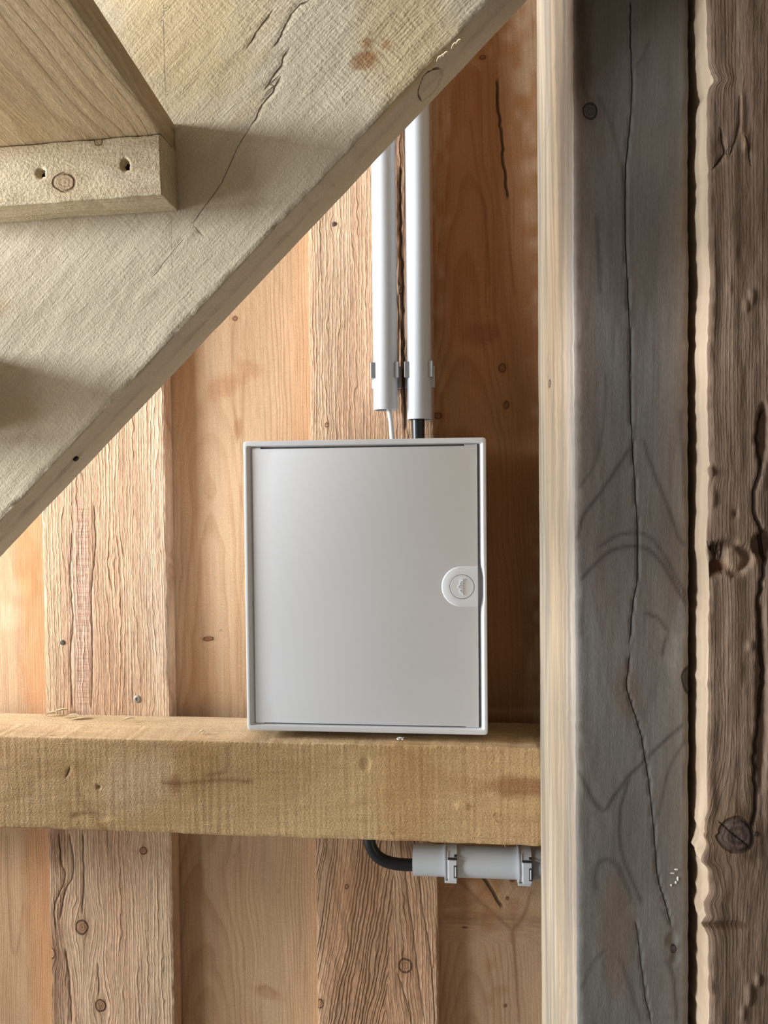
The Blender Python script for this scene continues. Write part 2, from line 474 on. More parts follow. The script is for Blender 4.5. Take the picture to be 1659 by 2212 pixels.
# ------------------------------------------------------------------ wood kinds
M_front = wood_mat('larch_rough_sawn', (0.60, 0.375, 0.235), (0.36, 0.18, 0.092), spacing=0.0052, ringc=0.50, latew=0.5, wobk=3.4, fibre=0.55, blotch=0.35,
                   ridge=0.0013, fuzz=0.0007, fuzzf=560, fuzzs=0.18, second=(1.05, 1.12, 1.16), secf=16, rough=0.85, jag=0.8, jagf=42, speck=0.20,
                   knot=(0.30, 0.17, 0.095), knotedge=(0.06, 0.035, 0.022))
M_rear = wood_mat('larch_planed', (0.60, 0.375, 0.215), (0.42, 0.205, 0.092), spacing=0.0032, ringc=0.40, latew=0.7, fibre=0.36, blotch=0.32,
                  ridge=0.00010, fuzz=0.00025, fuzzf=600, fuzzs=0.5, saw=0.00012, sawp=0.003, second=(1.08, 1.14, 1.18), secf=17, rough=0.7, knot=(0.24, 0.11, 0.05),
                  knotedge=(0.16, 0.07, 0.03), speck=0.12)
M_beam = wood_mat('spruce_beam', (0.56, 0.37, 0.185), (0.385, 0.215, 0.088), spacing=0.006, ringc=0.25, latew=0.7, fibre=0.22, blotch=0.40,
                  ridge=0.0001, fuzz=0.0008, fuzzf=520, fuzzs=0.7, saw=0.0007, sawp=0.006, rough=0.85, speck=0.26, knot=(0.30, 0.18, 0.09))
M_string = wood_mat('spruce_stringer', (0.73, 0.62, 0.46), (0.60, 0.465, 0.30), spacing=0.006, ringc=0.10, latew=0.7, fibre=0.08, blotch=0.14,
                    ridge=0.00004, fuzz=0.00042, fuzzf=620, fuzzs=0.7, weave=0.00045, crack=(0.12, 0.065, 0.03), line=(0.20, 0.16, 0.12), rough=0.8, crackdepth=0.0010,
                    knot=(0.40, 0.30, 0.19), knotmix=0.35, speck=0.10)
M_tread = wood_mat('spruce_tread', (0.64, 0.475, 0.285), (0.46, 0.285, 0.14), spacing=0.007, ringc=0.35, latew=0.75, fibre=0.6, blotch=0.3,
                   ridge=0.0002, fuzz=0.0004, fuzzf=500, second=(1.08, 1.13, 1.2), secf=20, rough=0.8, speck=0.12)
M_cleat = wood_mat('spruce_cleat', (0.70, 0.575, 0.39), (0.52, 0.36, 0.19), spacing=0.007, ringc=0.28, latew=0.6, fibre=0.18, blotch=0.25,
                   ridge=0.0003, fuzz=0.0008, fuzzf=480, fuzzs=0.6, knot=(0.36, 0.26, 0.16), knotedge=(0.20, 0.13, 0.08), rough=0.85, knotmix=0.7, speck=0.18)
M_grey = wood_mat('weathered_post', (0.205, 0.186, 0.165), (0.128, 0.106, 0.087), spacing=0.016, ringc=0.30, latew=0.6, fibre=0.30, blotch=0.50,
                  ridge=0.00006, fuzz=0.00018, fuzzf=600, crack=(0.016, 0.012, 0.010), line=(0.052, 0.040, 0.031), second=(1.10, 0.97, 0.88), secf=18,
                  knot=(0.050, 0.038, 0.031), knotedge=(0.02, 0.016, 0.013), rough=0.7, linestr=0.85, speck=0.10)
M_brown = wood_mat('hewn_post', (0.265, 0.174, 0.118), (0.195, 0.122, 0.079), spacing=0.0030, ringc=0.20, latew=0.6, fibre=0.45, blotch=0.25,
                   ridge=0.00018, fuzz=0.0005, fuzzf=520, fuzzs=0.18, crack=(0.03, 0.018, 0.012), knot=(0.085, 0.062, 0.052), knotedge=(0.075, 0.053, 0.042), rough=0.8, crackdepth=0.003,
                   jag=0.0, speck=0.14)

# ------------------------------------------------------------------ setting: floor, wall of vertical boards
floor_mat = plain_mat('packed_earth_floor', (0.20, 0.19, 0.175), rough=0.95, var=0.3, bump=0.002, grainf=60)
ceil = from_bm('ceiling', box_bm(-3.2, 2.2, -3.2, 0.08, 2.46, 2.50), plain_mat('loft_boards', (0.16, 0.13, 0.10), rough=0.8, var=0.3), smooth=False)
tag(ceil, 'underside of the wooden loft floor above the staircase', kind='structure')
dark_boards = plain_mat('shed_boards', (0.10, 0.085, 0.07), rough=0.85, var=0.3)
for nm, bx_, lb in (('wall_right', (2.2, 2.25, -3.2, 0.08, 0.0, 2.5), 'brown boarded wall at the right end of the shed'),
                    ('wall_front', (-3.2, 2.25, -3.25, -3.2, 0.0, 2.5), 'brown boarded wall opposite the white box')):
    tag(from_bm(nm, box_bm(*bx_), dark_boards, smooth=False), lb, kind='structure')
fl = from_bm('floor', box_bm(-3.2, 2.2, -3.2, 0.08, -0.10, 0.0), floor_mat, smooth=False)
tag(fl, 'bare sandy ground under the staircase', kind='structure')

wall = empty('wall_back', (0, 0, 0))
tag(wall, 'inside of a shed wall made of overlapping vertical larch boards', kind='structure')
ZB, ZT = 0.0, 2.45
YF, YR = -0.028, 0.0
def plank(x0, x1, yface, thick, mat, setup=None, fine=(0.55, 2.15), **kw):
    q = Timber((x0, yface, ZB), (0, 0, 1), (1, 0, 0), (0, 1, 0), ZT - ZB, x1 - x0, thick)
    if setup: setup(q)
    q.build('plank', mat, wall, fine=fine, **kw)
    return q
xf1a, xf1b = P(93, 1300, YF)[0], P(363, 1300, YF)[0]
xf2a, xf2b = P(672, 1100, YF)[0], P(939, 1100, YF)[0]
pitchx = ((xf2a + xf2b) - (xf1a + xf1b)) / 2
c1, c2 = (xf1a + xf1b) / 2, (xf2a + xf2b) / 2
out = (0.0, 0.0)

def setup_front1(q):
    q.knot(178, 2003, 14, 16); q.knot(110, 2060, 11, 12); q.knot(218, 2172, 12, 14)
    q.knot(310, 1838, 9, 8)
    q.tint(118, 1830, 30, 40, (0.62, 0.58, 0.55), 0.8); q.tint(118, 2120, 26, 130, (0.55, 0.47, 0.42), 0.85)
    for ln in ([(128, 1800), (133, 1860), (140, 1900), (118, 1960), (122, 2010)], [(150, 1800), (160, 1880), (140, 1930), (128, 1990)],
               [(178, 1800), (182, 1900), (178, 1975)], [(140, 2050), (150, 2110), (155, 2212)], [(212, 2080), (214, 2150)]):
        q.poly(ln, 2.4, 'crack', 0.6)
    q.poly([(156, 1150), (152, 1250), (158, 1340), (152, 1420), (157, 1530)], 2.0, 'crack', 0.6)
    q.poly([(203, 1090), (206, 1180), (197, 1290), (200, 1400), (198, 1530)], 2.0, 'crack', 0.6)
    for yy in range(1100, 1530, 12): q.poly([(162, yy), (178, yy + random.uniform(-2, 2)), (195, yy)], 2.6, 'line', 0.25 + 0.3 * random.random())
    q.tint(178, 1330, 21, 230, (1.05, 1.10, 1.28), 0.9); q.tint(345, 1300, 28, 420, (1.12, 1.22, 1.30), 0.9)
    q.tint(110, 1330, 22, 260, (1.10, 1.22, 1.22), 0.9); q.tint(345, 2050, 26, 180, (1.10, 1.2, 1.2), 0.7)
def setup_front2(q):
    q.knot(876, 2086, 15, 16); q.knot(692, 2168, 8, 11); q.knot(722, 484, 5, 5); q.knot(749, 1915, 5, 5); q.knot(706, 918, 5, 5)
    for ln in ([(872, 1850), (880, 1930), (892, 2010), (905, 2120), (918, 2212)], [(905, 1850), (912, 1960), (930, 2060), (940, 2212)],
               [(858, 2100), (875, 2150), (890, 2212)]):
        q.poly(ln, 2.0, 'crack', 0.55)
    q.poly([(866, 360), (866, 480), (870, 620), (872, 760), (876, 930)], 4.0, 'crack', 0.9)
    q.poly([(858, 620), (862, 700), (860, 840)], 3.0, 'crack', 0.6)
    q.tint(800, 2060, 120, 300, (0.88, 0.80, 0.72), 0.8)
    # cathedral figure below the beam
    s0, t0 = q.st(835, 1985)
    def arch(s, t, d, u):
        g = sstep(1.02, 0.92, s)
        ua = np.abs(t - t0 - 0.01 * np.sin(s * 9)) * 1.0 + np.maximum(0, (s - s0 + 0.35)) * 0.12 + 0.003 * vnoise(s / .05, t / .02, 77)
        return u * (1 - g) + (ua + 0.3) * g
    q.extra = arch
plank(xf1a, xf1b, YF, 0.027, M_front, setup_front1, ring=(-0.25, 0.06, 0.0, 0.004), wobble=0.003, seed=3, rough=0.0004, edge=0.0007, radius=0.0015)
plank(xf2a, xf2b, YF, 0.027, M_front, setup_front2, ring=(-0.30, 0.05, 0.0, 0.003), wobble=0.003, seed=8, rough=0.0004, edge=0.0007, radius=0.0015)
w1 = xf1b - xf1a
plank(c1 - pitchx - w1 / 2, c1 - pitchx + w1 / 2, YF, 0.027, M_front, None, ring=(-0.25, 0.06, 0.0, 0.0), seed=15, ds=0.006, dt=0.004)
plank(c2 + pitchx - w1 / 2, c2 + pitchx + w1 / 2, YF, 0.027, M_front, None, ring=(-0.25, 0.06, 0.0, 0.0), seed=16, ds=0.006, dt=0.004)
def setup_rear_left(q):
    q.tint(62, 1190, 32, 130, (1.06, 0.80, 0.60), 0.8); q.tint(75, 1400, 26, 200, (1.06, 0.86, 0.70), 0.7)
    q.tint(45, 1270, 22, 20, (1.18, 1.25, 1.35), 0.8); q.tint(25, 1330, 30, 24, (1.15, 1.22, 1.3), 0.8)
    q.tint(85, 2000, 30, 300, (1.05, 0.85, 0.68), 0.6)
    q.poly([(14, 1800), (18, 1900), (25, 2040), (32, 2065)], 3, 'line', 0.6); q.poly([(50, 1950), (42, 2030), (33, 2065)], 3, 'line', 0.5)
def setup_rear_mid(q):
    q.knot(450, 1380, 13, 5); q.knot(478, 1362, 4, 2); q.knot(508, 688, 6, 5)
    q.tint(480, 835, 40, 22, (0.80, 0.62, 0.52), 0.7, 0.35); q.tint(540, 795, 30, 16, (0.82, 0.68, 0.58), 0.6, -0.5)
    q.tint(515, 925, 8, 20, (0.75, 0.6, 0.5), 0.8)
    q.tint(420, 1200, 30, 330, (0.86, 0.80, 0.78), 0.6); q.tint(480, 1250, 22, 300, (1.06, 1.10, 1.14), 0.6)  # first band: shadow beside the proud board, painted into the colour
    q.tint(600, 700, 50, 200, (1.12, 1.18, 1.22), 0.6)
    for ln in ([(527, 800), (522, 1000), (519, 1200), (521, 1500)], [(505, 690), (500, 800), (508, 900), (512, 960)], [(518, 1820), (522, 1950), (526, 2060), (527, 2100)],
               [(555, 2140), (575, 2130), (600, 2150)], [(505, 1840), (507, 1855)], [(600, 1920), (601, 1930)]):
        q.poly(ln, 3.0, 'line', 0.5)
    q.tint(575, 2145, 34, 12, (0.75, 0.62, 0.52), 0.6, -0.35)
def setup_rear_right(q):
    q.poly([(1075, 170), (1076, 230), (1085, 310), (1088, 350), (1098, 430)], 4.0, 'crack', 0.9)
    q.poly([(1095, 420), (1100, 520), (1112, 640)], 3.0, 'line', 0.6); q.poly([(1015, 250), (1030, 360), (1050, 480), (1058, 620)], 3.0, 'line', 0.5)
    q.knot(1042, 124, 7, 5); q.knot(1085, 795, 8, 10); q.knot(1094, 875, 6, 9); q.knot(945, 898, 10, 7)
    q.tint(1040, 720, 40, 25, (0.70, 0.55, 0.45), 0.6)
    q.tint(1000, 1930, 40, 30, (0.85, 0.7, 0.6), 0.5)
    q.poly([(1040, 1892), (1060, 1920), (1075, 1945), (1085, 1962)], 5.0, 'crack', 0.85)
    q.poly([(985, 1895), (1040, 1950), (1085, 1990), (1108, 2010)], 4.0, 'line', 0.7)
    q.poly([(1150, 1920), (1130, 1980), (1108, 2010), (1112, 2060), (1116, 2130), (1122, 2212)], 4.0, 'line', 0.75)
    q.knot(1107, 1900, 6, 5); q.knot(1096, 1940, 4, 4); q.knot(1092, 2172, 4, 4); q.knot(1004, 2003, 7, 2.5)
    q.tint(1050, 900, 120, 1000, (0.74, 0.54, 0.38), 0.95, soft=0.5)  # most of the board darkened and browned: its deep shade put into the colour
    s0, t0 = q.st(1110, 2010)
    def vee(s, t, d, u):
        g = sstep(1.0, 0.90, s)
        ua = np.abs(t - t0) * 0.9 + np.maximum(0, s - s0 + 0.05) * -0.45 + 0.002 * vnoise(s / .05, t / .02, 31)
        gg = g * sstep(s0 - 0.02, s0 + 0.04, s)
        return u * (1 - gg) + (ua + 0.5) * gg
    q.extra = vee
plank(c1 - pitchx, c1, YR, 0.025, M_rear, setup_rear_left, ring=(-0.20, 0.10, 0.0, 0.0), seed=21, rough=0.0002)
plank(c1 + 0.002, c2, YR, 0.025, M_rear, setup_rear_mid, ring=(0.12, 0.16, 0.012, 0.02), seed=22, rough=0.0002)
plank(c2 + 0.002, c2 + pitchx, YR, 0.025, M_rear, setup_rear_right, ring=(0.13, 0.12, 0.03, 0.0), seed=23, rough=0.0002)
plank(c1 - 2 * pitchx, c1 - pitchx - 0.002, YR, 0.025, M_rear, None, ring=(0.13, 0.12, 0.03, 0.0), seed=24, ds=0.008, dt=0.006)
plank(c2 + 2 * pitchx - w1 / 2, c2 + 2 * pitchx + w1 / 2, YF, 0.027, M_front, None, ring=(-0.25, 0.06, 0.0, 0.0), seed=17, ds=0.008, dt=0.006)
plank(c2 + 2 * pitchx + 0.002, c2 + 3 * pitchx, YR, 0.025, M_rear, None, ring=(0.13, 0.12, 0.03, 0.0), seed=26, ds=0.01, dt=0.008)
plank(c2 + pitchx + 0.002, c2 + 2 * pitchx, YR, 0.025, M_rear, None, ring=(0.13, 0.12, 0.03, 0.0), seed=25, ds=0.008, dt=0.006)

# nails and screws driven into the boards: parts of the plank they sit in
steel = plain_mat('dull_zinc', (0.34, 0.31, 0.28), rough=0.6, metal=0.4)
dark_steel = plain_mat('dark_nail', (0.10, 0.085, 0.075), rough=0.6, metal=0.6)
planks = [o for o in scene.objects if o.name.startswith('plank')]
def nail(px, py, y, rpx, mat, parent, name='nail_head', slot=False):
    p = P(px, py, y); r = rpx * (y - CAM[1]) / FPX
    bm = bmesh.new()
    prof = [(0.0, -0.0010), (r * 0.35, -0.0012), (r * 0.8, -0.0010), (r, -0.0003), (r, 0.002)]
    if slot: prof = [(0.0, -0.0002), (r * 0.42, -0.0002), (r * 0.46, -0.0012), (r * 0.8, -0.0011), (r, -0.0003), (r, 0.002)]
    rows = []
    n = 16
    for rr, yy in prof:
        if rr == 0: rows.append([bm.verts.new((p[0], p[1] + yy, p[2]))] * n)
        else: rows.append([bm.verts.new((p[0] + rr * math.cos(2 * math.pi * k / n), p[1] + yy, p[2] + rr * math.sin(2 * math.pi * k / n))) for k in range(n)])
    for a, c in zip(rows, rows[1:]):
        for k in range(n):
            f = [a[k], a[(k + 1) % n], c[(k + 1) % n], c[k]]
            f = list(dict.fromkeys(f))
            bm.faces.new(f)
    return from_bm(name, bm, mat, parent)
p_f1 = planks[0]; p_f2 = planks[1]
nail(297, 1510, YF, 9, steel, p_f1, 'screw_head', True)
nail(135, 1388, YF, 6, dark_steel, p_f1)
nail(722, 484, YF, 4.5, dark_steel, p_f2)

# ------------------------------------------------------------------ horizontal beam
YB = -0.135
bl, br = P(-420, 1780, YB), P(1166, 1830, YB)
zb = br[2]; ztop = P(995, 1612, YB)[2]
X0, X1 = -1.35, P(1200, 1700, YB)[0]
qb = Timber((X0, YB, ztop), (1, 0, 0), (0, 0, -1), (0, 1, 0), X1 - X0, ztop - zb, YF - YB - 0.001)
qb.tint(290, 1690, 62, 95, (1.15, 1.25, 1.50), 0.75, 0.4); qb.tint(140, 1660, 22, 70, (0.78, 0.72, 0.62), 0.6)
qb.tint(60, 1700, 80, 80, (1.0, 1.02, 1.12), 0.6); qb.tint(420, 1640, 80, 45, (0.84, 0.74, 0.62), 0.6)
qb.tint(880, 1660, 200, 60, (0.86, 0.76, 0.62), 0.6); qb.tint(1150, 1700, 22, 120, (0.55, 0.40, 0.34), 0.8)  # second patch: shadow at the beam's right end, put into the colour
qb.poly([(345, 1690), (380, 1693), (420, 1690), (480, 1685), (550, 1687)], 4.5, 'line', 0.9)
qb.poly([(491, 1605), (493, 1640), (486, 1665), (440, 1678)], 4.0, 'line', 0.7)
qb.poly([(152, 1655), (146, 1672), (142, 1680)], 2.5, 'crack', 0.8)
qb.poly([(163, 1695), (185, 1740), (205, 1770), (235, 1800)], 8, 'line', 0.5); qb.poly([(155, 1690), (152, 1790)], 4, 'line', 0.35)
qb.dent(212, 1700, 4, 4, 0.004); qb.dent(198, 1765, 8, 40, 0.0015); qb.dent(1000, 1740, 8, 14, -0.0014); qb.dent(790, 1650, 14, 9, 0.0012)
qb.tint(378, 1692, 22, 12, (0.66, 0.5, 0.38), 0.8)
def beam_top(s, t, d, nt_):  # upper face paler, fading rightward: light falling on it put into the colour
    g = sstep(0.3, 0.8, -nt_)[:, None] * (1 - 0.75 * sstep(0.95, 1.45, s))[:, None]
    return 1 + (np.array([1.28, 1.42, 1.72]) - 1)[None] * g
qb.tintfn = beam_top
beam_root = empty('timber_beam', ((X0 + X1) / 2, (YB + YF) / 2, zb))
tag(beam_root, 'rough-sawn yellowish horizontal beam running across the board wall under the white box', 'beam')
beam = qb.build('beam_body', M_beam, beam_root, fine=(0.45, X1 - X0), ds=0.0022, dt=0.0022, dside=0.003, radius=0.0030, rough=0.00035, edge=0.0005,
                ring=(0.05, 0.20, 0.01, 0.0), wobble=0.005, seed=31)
splinter_mat = plain_mat('pale_splinter', (0.66, 0.54, 0.36), rough=0.9, var=0.3)
def splinter(px, py, y, dx, dy, dz, w, h, name='splinter', mat=splinter_mat, parent=None):
    p = P(px, py, y)
    bm = bmesh.new()
    a = Vector(p); e = Vector((dx, dy, dz)); n2 = Vector((0, 0, 1)); w2 = e.cross(n2).normalized() * w
    pts = []
    for f, k in ((0, .35), (.35, 1), (.7, .8), (1, .15)):
        c = a + e * f + n2 * (h * math.sin(f * 2.6))
        pts.append([bm.verts.new(c + w2 * k + n2 * h * .4 * k), bm.verts.new(c - w2 * k + n2 * h * .4 * k), bm.verts.new(c - w2 * k * .6 - n2 * h * .4), bm.verts.new(c + w2 * k * .6 - n2 * h * .4)])
    for r0, r1 in zip(pts, pts[1:]):
        for k in range(4): bm.faces.new((r0[k], r0[(k + 1) % 4], r1[(k + 1) % 4], r1[k]))
    bm.faces.new(pts[0]); bm.faces.new(pts[-1][::-1])
    return from_bm(name, bm, mat, parent)
for a in ((112, 1541, -0.040, 0.022, 0.004, 0.004, 0.0035, 0.003), (138, 1549, -0.050, 0.026, -0.004, 0.003, 0.003, 0.003), (150, 1556, -0.06, 0.030, 0.008, 0.001, 0.003, 0.0022),
          (98, 1545, -0.045, 0.018, 0.002, 0.003, 0.003, 0.003), (52, 1560, -0.06, 0.018, 0.004, 0.001, 0.003, 0.002), (265, 1556, -0.07, 0.014, 0.006, 0.001, 0.002, 0.002),
          (428, 1584, -0.11, 0.007, 0.003, 0.002, 0.002, 0.002), (438, 1585, -0.112, 0.005, -0.003, 0.002, 0.0016, 0.002), (108, 1589, -0.128, 0.006, 0.001, 0.001, 0.0012, 0.001)):
    splinter(*a, parent=beam_root)
for (px, py) in ((841, 1797), (1062, 1765), (1087, 1820), (1068, 1770), (1002, 1738)):
    splinter(px, py, YB - 0.0006, 0.003, -0.001, 0.006 * random.choice((1, -1)), 0.0007, 0.0006, parent=beam_root)
# tuft of white lint caught below the box
bm = bmesh.new()
p = P(866, 1597, YB + 0.004)
for i in range(9):
    a = Vector(p) + Vector((random.uniform(-.004, .004), random.uniform(-.002, .002), random.uniform(-.001, .002)))
    pts = [a]
    for k in range(3): pts.append(pts[-1] + Vector((random.uniform(-.0035, .0035), random.uniform(-.0015, .0015), random.uniform(-.0012, .0018))))
    tube_bm(pts, 0.0005, 6, bm=bm)
lint = from_bm('lint_tuft', bm, plain_mat('white_lint', (0.85, 0.85, 0.83), rough=0.9))
tag(lint, 'tiny tuft of white fluff on the beam just below the box', 'lint')

# ------------------------------------------------------------------ posts on the right
def post(name, label, corners, zb_, zt_, mat, setup, **kw):
    a, bk, c = [np.array(v) for v in corners]          # front-left, back-left, front-right (x, y)
    T = np.append(c - a, 0); D = np.append(bk - a, 0)
    W, H = np.linalg.norm(T), np.linalg.norm(D)
    q = Timber((a[0], a[1], zb_), (0, 0, 1), T, D, zt_ - zb_, W, H)
    setup(q)
    o = q.build(name, mat, None, origin=np.append((a + c) / 2 + (bk - a) / 2, zb_), **kw)
    tag(o, label, 'post')
    return q
g_bl = P(1164, 1150, YB - 0.002)[:2]; g_fl = P(1241, 1150, -0.335)[:2]
dv = (g_fl - g_bl) / np.linalg.norm(g_fl - g_bl)
fd = np.array([-dv[1], dv[0]])                                   # along the front face, to the right
for w_ in np.arange(0.08, 0.2, 0.0005):
    e = g_fl + fd * w_
    if np.dot(np.append(e, 1.4) - CAM, rgt) / np.dot(np.append(e, 1.4) - CAM, fwd) * FPX + CX > 1489: break
g_fr = g_fl + fd * w_

def setup_grey(q):
    q.knot(1276, 241, 17, 19); q.knot(1493, 1468, 22, 36, strength=0.95); q.knot(1455, 2050, 12, 16, strength=0.6)
    L = lambda p, w=3.0, k='line', s=0.8: q.poly(p, w if k == 'crack' else max(3.0, w * 0.62), k, s)
    L([(1362, 0), (1363, 100), (1365, 200), (1358, 300), (1352, 380), (1352, 520), (1357, 640), (1362, 740), (1361, 830), (1366, 960), (1371, 1040), (1377, 1150), (1376, 1250), (1366, 1320), (1360, 1390)], 1.8, 'crack', 0.95)
    L([(1362, 1410), (1354, 1480), (1364, 1520), (1385, 1590), (1400, 1680), (1412, 1790), (1420, 1890), (1436, 1945), (1450, 2000)], 1.8, 'crack', 0.9)
    L([(1374, 1990), (1384, 2070), (1394, 2150), (1408, 2212)], 2.0, 'crack', 0.7)
    L([(1436, 2070), (1454, 2110), (1462, 2212)], 5.0)
    L([(1246, 1170), (1262, 1110), (1300, 1060), (1340, 1000), (1362, 965)], 6.0); L([(1246, 1060), (1285, 1000), (1305, 900), (1307, 800)], 5.0, s=0.5)
    L([(1388, 945), (1400, 985), (1420, 1040), (1445, 1100), (1465, 1160), (1484, 1180)], 5.0)
    L([(1470, 880), (1475, 1000), (1482, 1080)], 4.0, s=0.5)
    L([(1252, 1255), (1270, 1235), (1310, 1195), (1340, 1183), (1376, 1180), (1405, 1190), (1432, 1220), (1458, 1265), (1488, 1310)], 6.0)
    L([(1290, 1185), (1330, 1158), (1378, 1150), (1412, 1168), (1440, 1210), (1465, 1255), (1488, 1295)], 3.0, s=0.7)
    L([(1390, 1322), (1420, 1335), (1440, 1360), (1442, 1368)], 4.5); L([(1442, 1370), (1435, 1390), (1430, 1420)], 3.5)
    L([(1247, 1660), (1262, 1690), (1285, 1735), (1303, 1752), (1330, 1715), (1355, 1680), (1390, 1645), (1440, 1595), (1480, 1562)], 6.0)
    L([(1485, 1590), (1455, 1640), (1440, 1680), (1420, 1770)], 4.0, s=0.6)
    L([(1362, 1670), (1342, 1740), (1338, 1800), (1345, 1850), (1365, 1900), (1388, 1955)], 4.0)
    L([(1288, 1930), (1286, 1885), (1298, 1860), (1312, 1855), (1332, 1868), (1352, 1910), (1362, 1940), (1355, 1960)], 8.0, s=0.6)
    L([(1255, 2140), (1280, 2080), (1310, 2050)], 5.0, s=0.5); L([(1335, 2060), (1360, 2130), (1385, 2212)], 6.0, s=0.5)
    L([(1425, 1960), (1448, 2000), (1452, 2020)], 5.0, s=0.7)
    L([(1288, 460), (1292, 540), (1297, 640)], 2.5, s=0.7); L([(1290, 200), (1320, 270), (1345, 380), (1352, 430)], 4.0, s=0.5)
    L([(1255, 150), (1262, 190), (1272, 222)], 3.0, s=0.7); L([(1405, 80), (1385, 130), (1368, 150)], 5.0, s=0.4)
    q.tint(1250, 60, 26, 230, (0.62, 0.48, 0.38), 0.8); q.tint(1300, 230, 40, 120, (0.82, 0.72, 0.66), 0.6)  # first patch: shade from above on the post's top, put into the colour
    q.tint(1440, 900, 50, 200, (1.14, 1.16, 1.20), 0.6); q.tint(1360, 330, 90, 70, (1.15, 1.12, 1.08), 0.5)
    q.tint(1330, 2020, 34, 120, (1.05, 0.82, 0.66), 0.7); q.tint(1355, 1500, 30, 60, (1.05, 0.85, 0.74), 0.6)
    q.tint(1450, 1410, 16, 70, (1.30, 1.30, 1.32), 0.8, 0.15); q.tint(1478, 1380, 26, 14, (1.25, 1.2, 1.15), 0.7); q.tint(1400, 1990, 50, 70, (1.18, 1.2, 1.22), 0.6)
    q.dent(1452, 2030, 10, 14, 0.002); q.dent(1458, 2070, 9, 8, 0.0016)
# the post is one piece of wood whose left side stayed pale: its own material slot
M_pale = wood_mat('pale_post_side', (0.50, 0.375, 0.25), (0.40, 0.275, 0.165), spacing=0.02, ringc=0.5, latew=0.7, fibre=0.45, blotch=0.4, ridge=0.00003, fuzz=0.00015,
                  second=(0.90, 0.97, 1.06), secf=42.0, seclo=0.40, sechi=0.60, rough=0.65, crack=(0.12, 0.08, 0.05), line=(0.28, 0.24, 0.20), knot=(0.18, 0.13, 0.09))
def setup_grey_full(q):
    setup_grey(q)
    def streaks(s, t, d, nt_):                                      # cream heart, greyer towards the exposed corner
        side = (nt_ < -0.5)[:, None]
        g = sstep(0.075, 0.02, d + 0.012 * vnoise(s / 0.25, d * 0, 301))[:, None]
        c = 1 + (np.array([0.80, 0.84, 0.94]) - 1)[None] * g
        st_ = sstep(0.2, 0.8, 0.5 + 0.35 * vnoise(d / 0.0045, s / 0.11, 307) + 0.4 * vnoise(d / 0.012 + 0.8 * vnoise(s / 0.2, d / 0.05, 305), s / 0.16, 303))[:, None]
        c = c * (1 + (np.array([0.58, 0.62, 0.70]) - 1)[None] * st_ * 0.7)
        return np.where(side, c, 1.0)
    q.tintfn = streaks
    S = lambda p, w, s=0.7: q.poly(p, w, 'line', s, face='side')
    S([(1190, 250), (1175, 310), (1170, 360)], 4.0, 0.7); S([(1186, 760), (1180, 800), (1188, 840)], 4.0, 0.8)
    S([(1205, 1150), (1209, 1200), (1210, 1290)], 1.5, 0.7); S([(1186, 1298), (1184, 1310), (1190, 1330)], 4.0, 0.8)
    S([(1205, 400), (1215, 430), (1220, 470)], 3.0, 0.5); S([(1180, 1040), (1215, 1030)], 3.0, 0.35)
    S([(1205, 2010), (1200, 1960), (1190, 1900)], 3.0, 0.3); S([(1213, 1905), (1214, 1950)], 1.2, 0.6); S([(1225, 1080), (1232, 1120), (1236, 1180)], 4.0, 0.5)
    q.knots.append((*q.st(1187, 829, 'side'), 0.008, 0.005, 'side', 0.0, 0.9))
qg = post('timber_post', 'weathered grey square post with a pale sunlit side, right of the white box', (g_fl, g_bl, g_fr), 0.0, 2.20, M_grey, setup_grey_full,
          fine=(0.80, 1.98), ds=0.003, dt=0.0022, dside=0.004, radius=0.004, rough=0.0002, edge=0.0005, ring=(0.06, -0.10, 0.06, 0.0), wobble=0.006, seed=41, side_mat=M_pale)
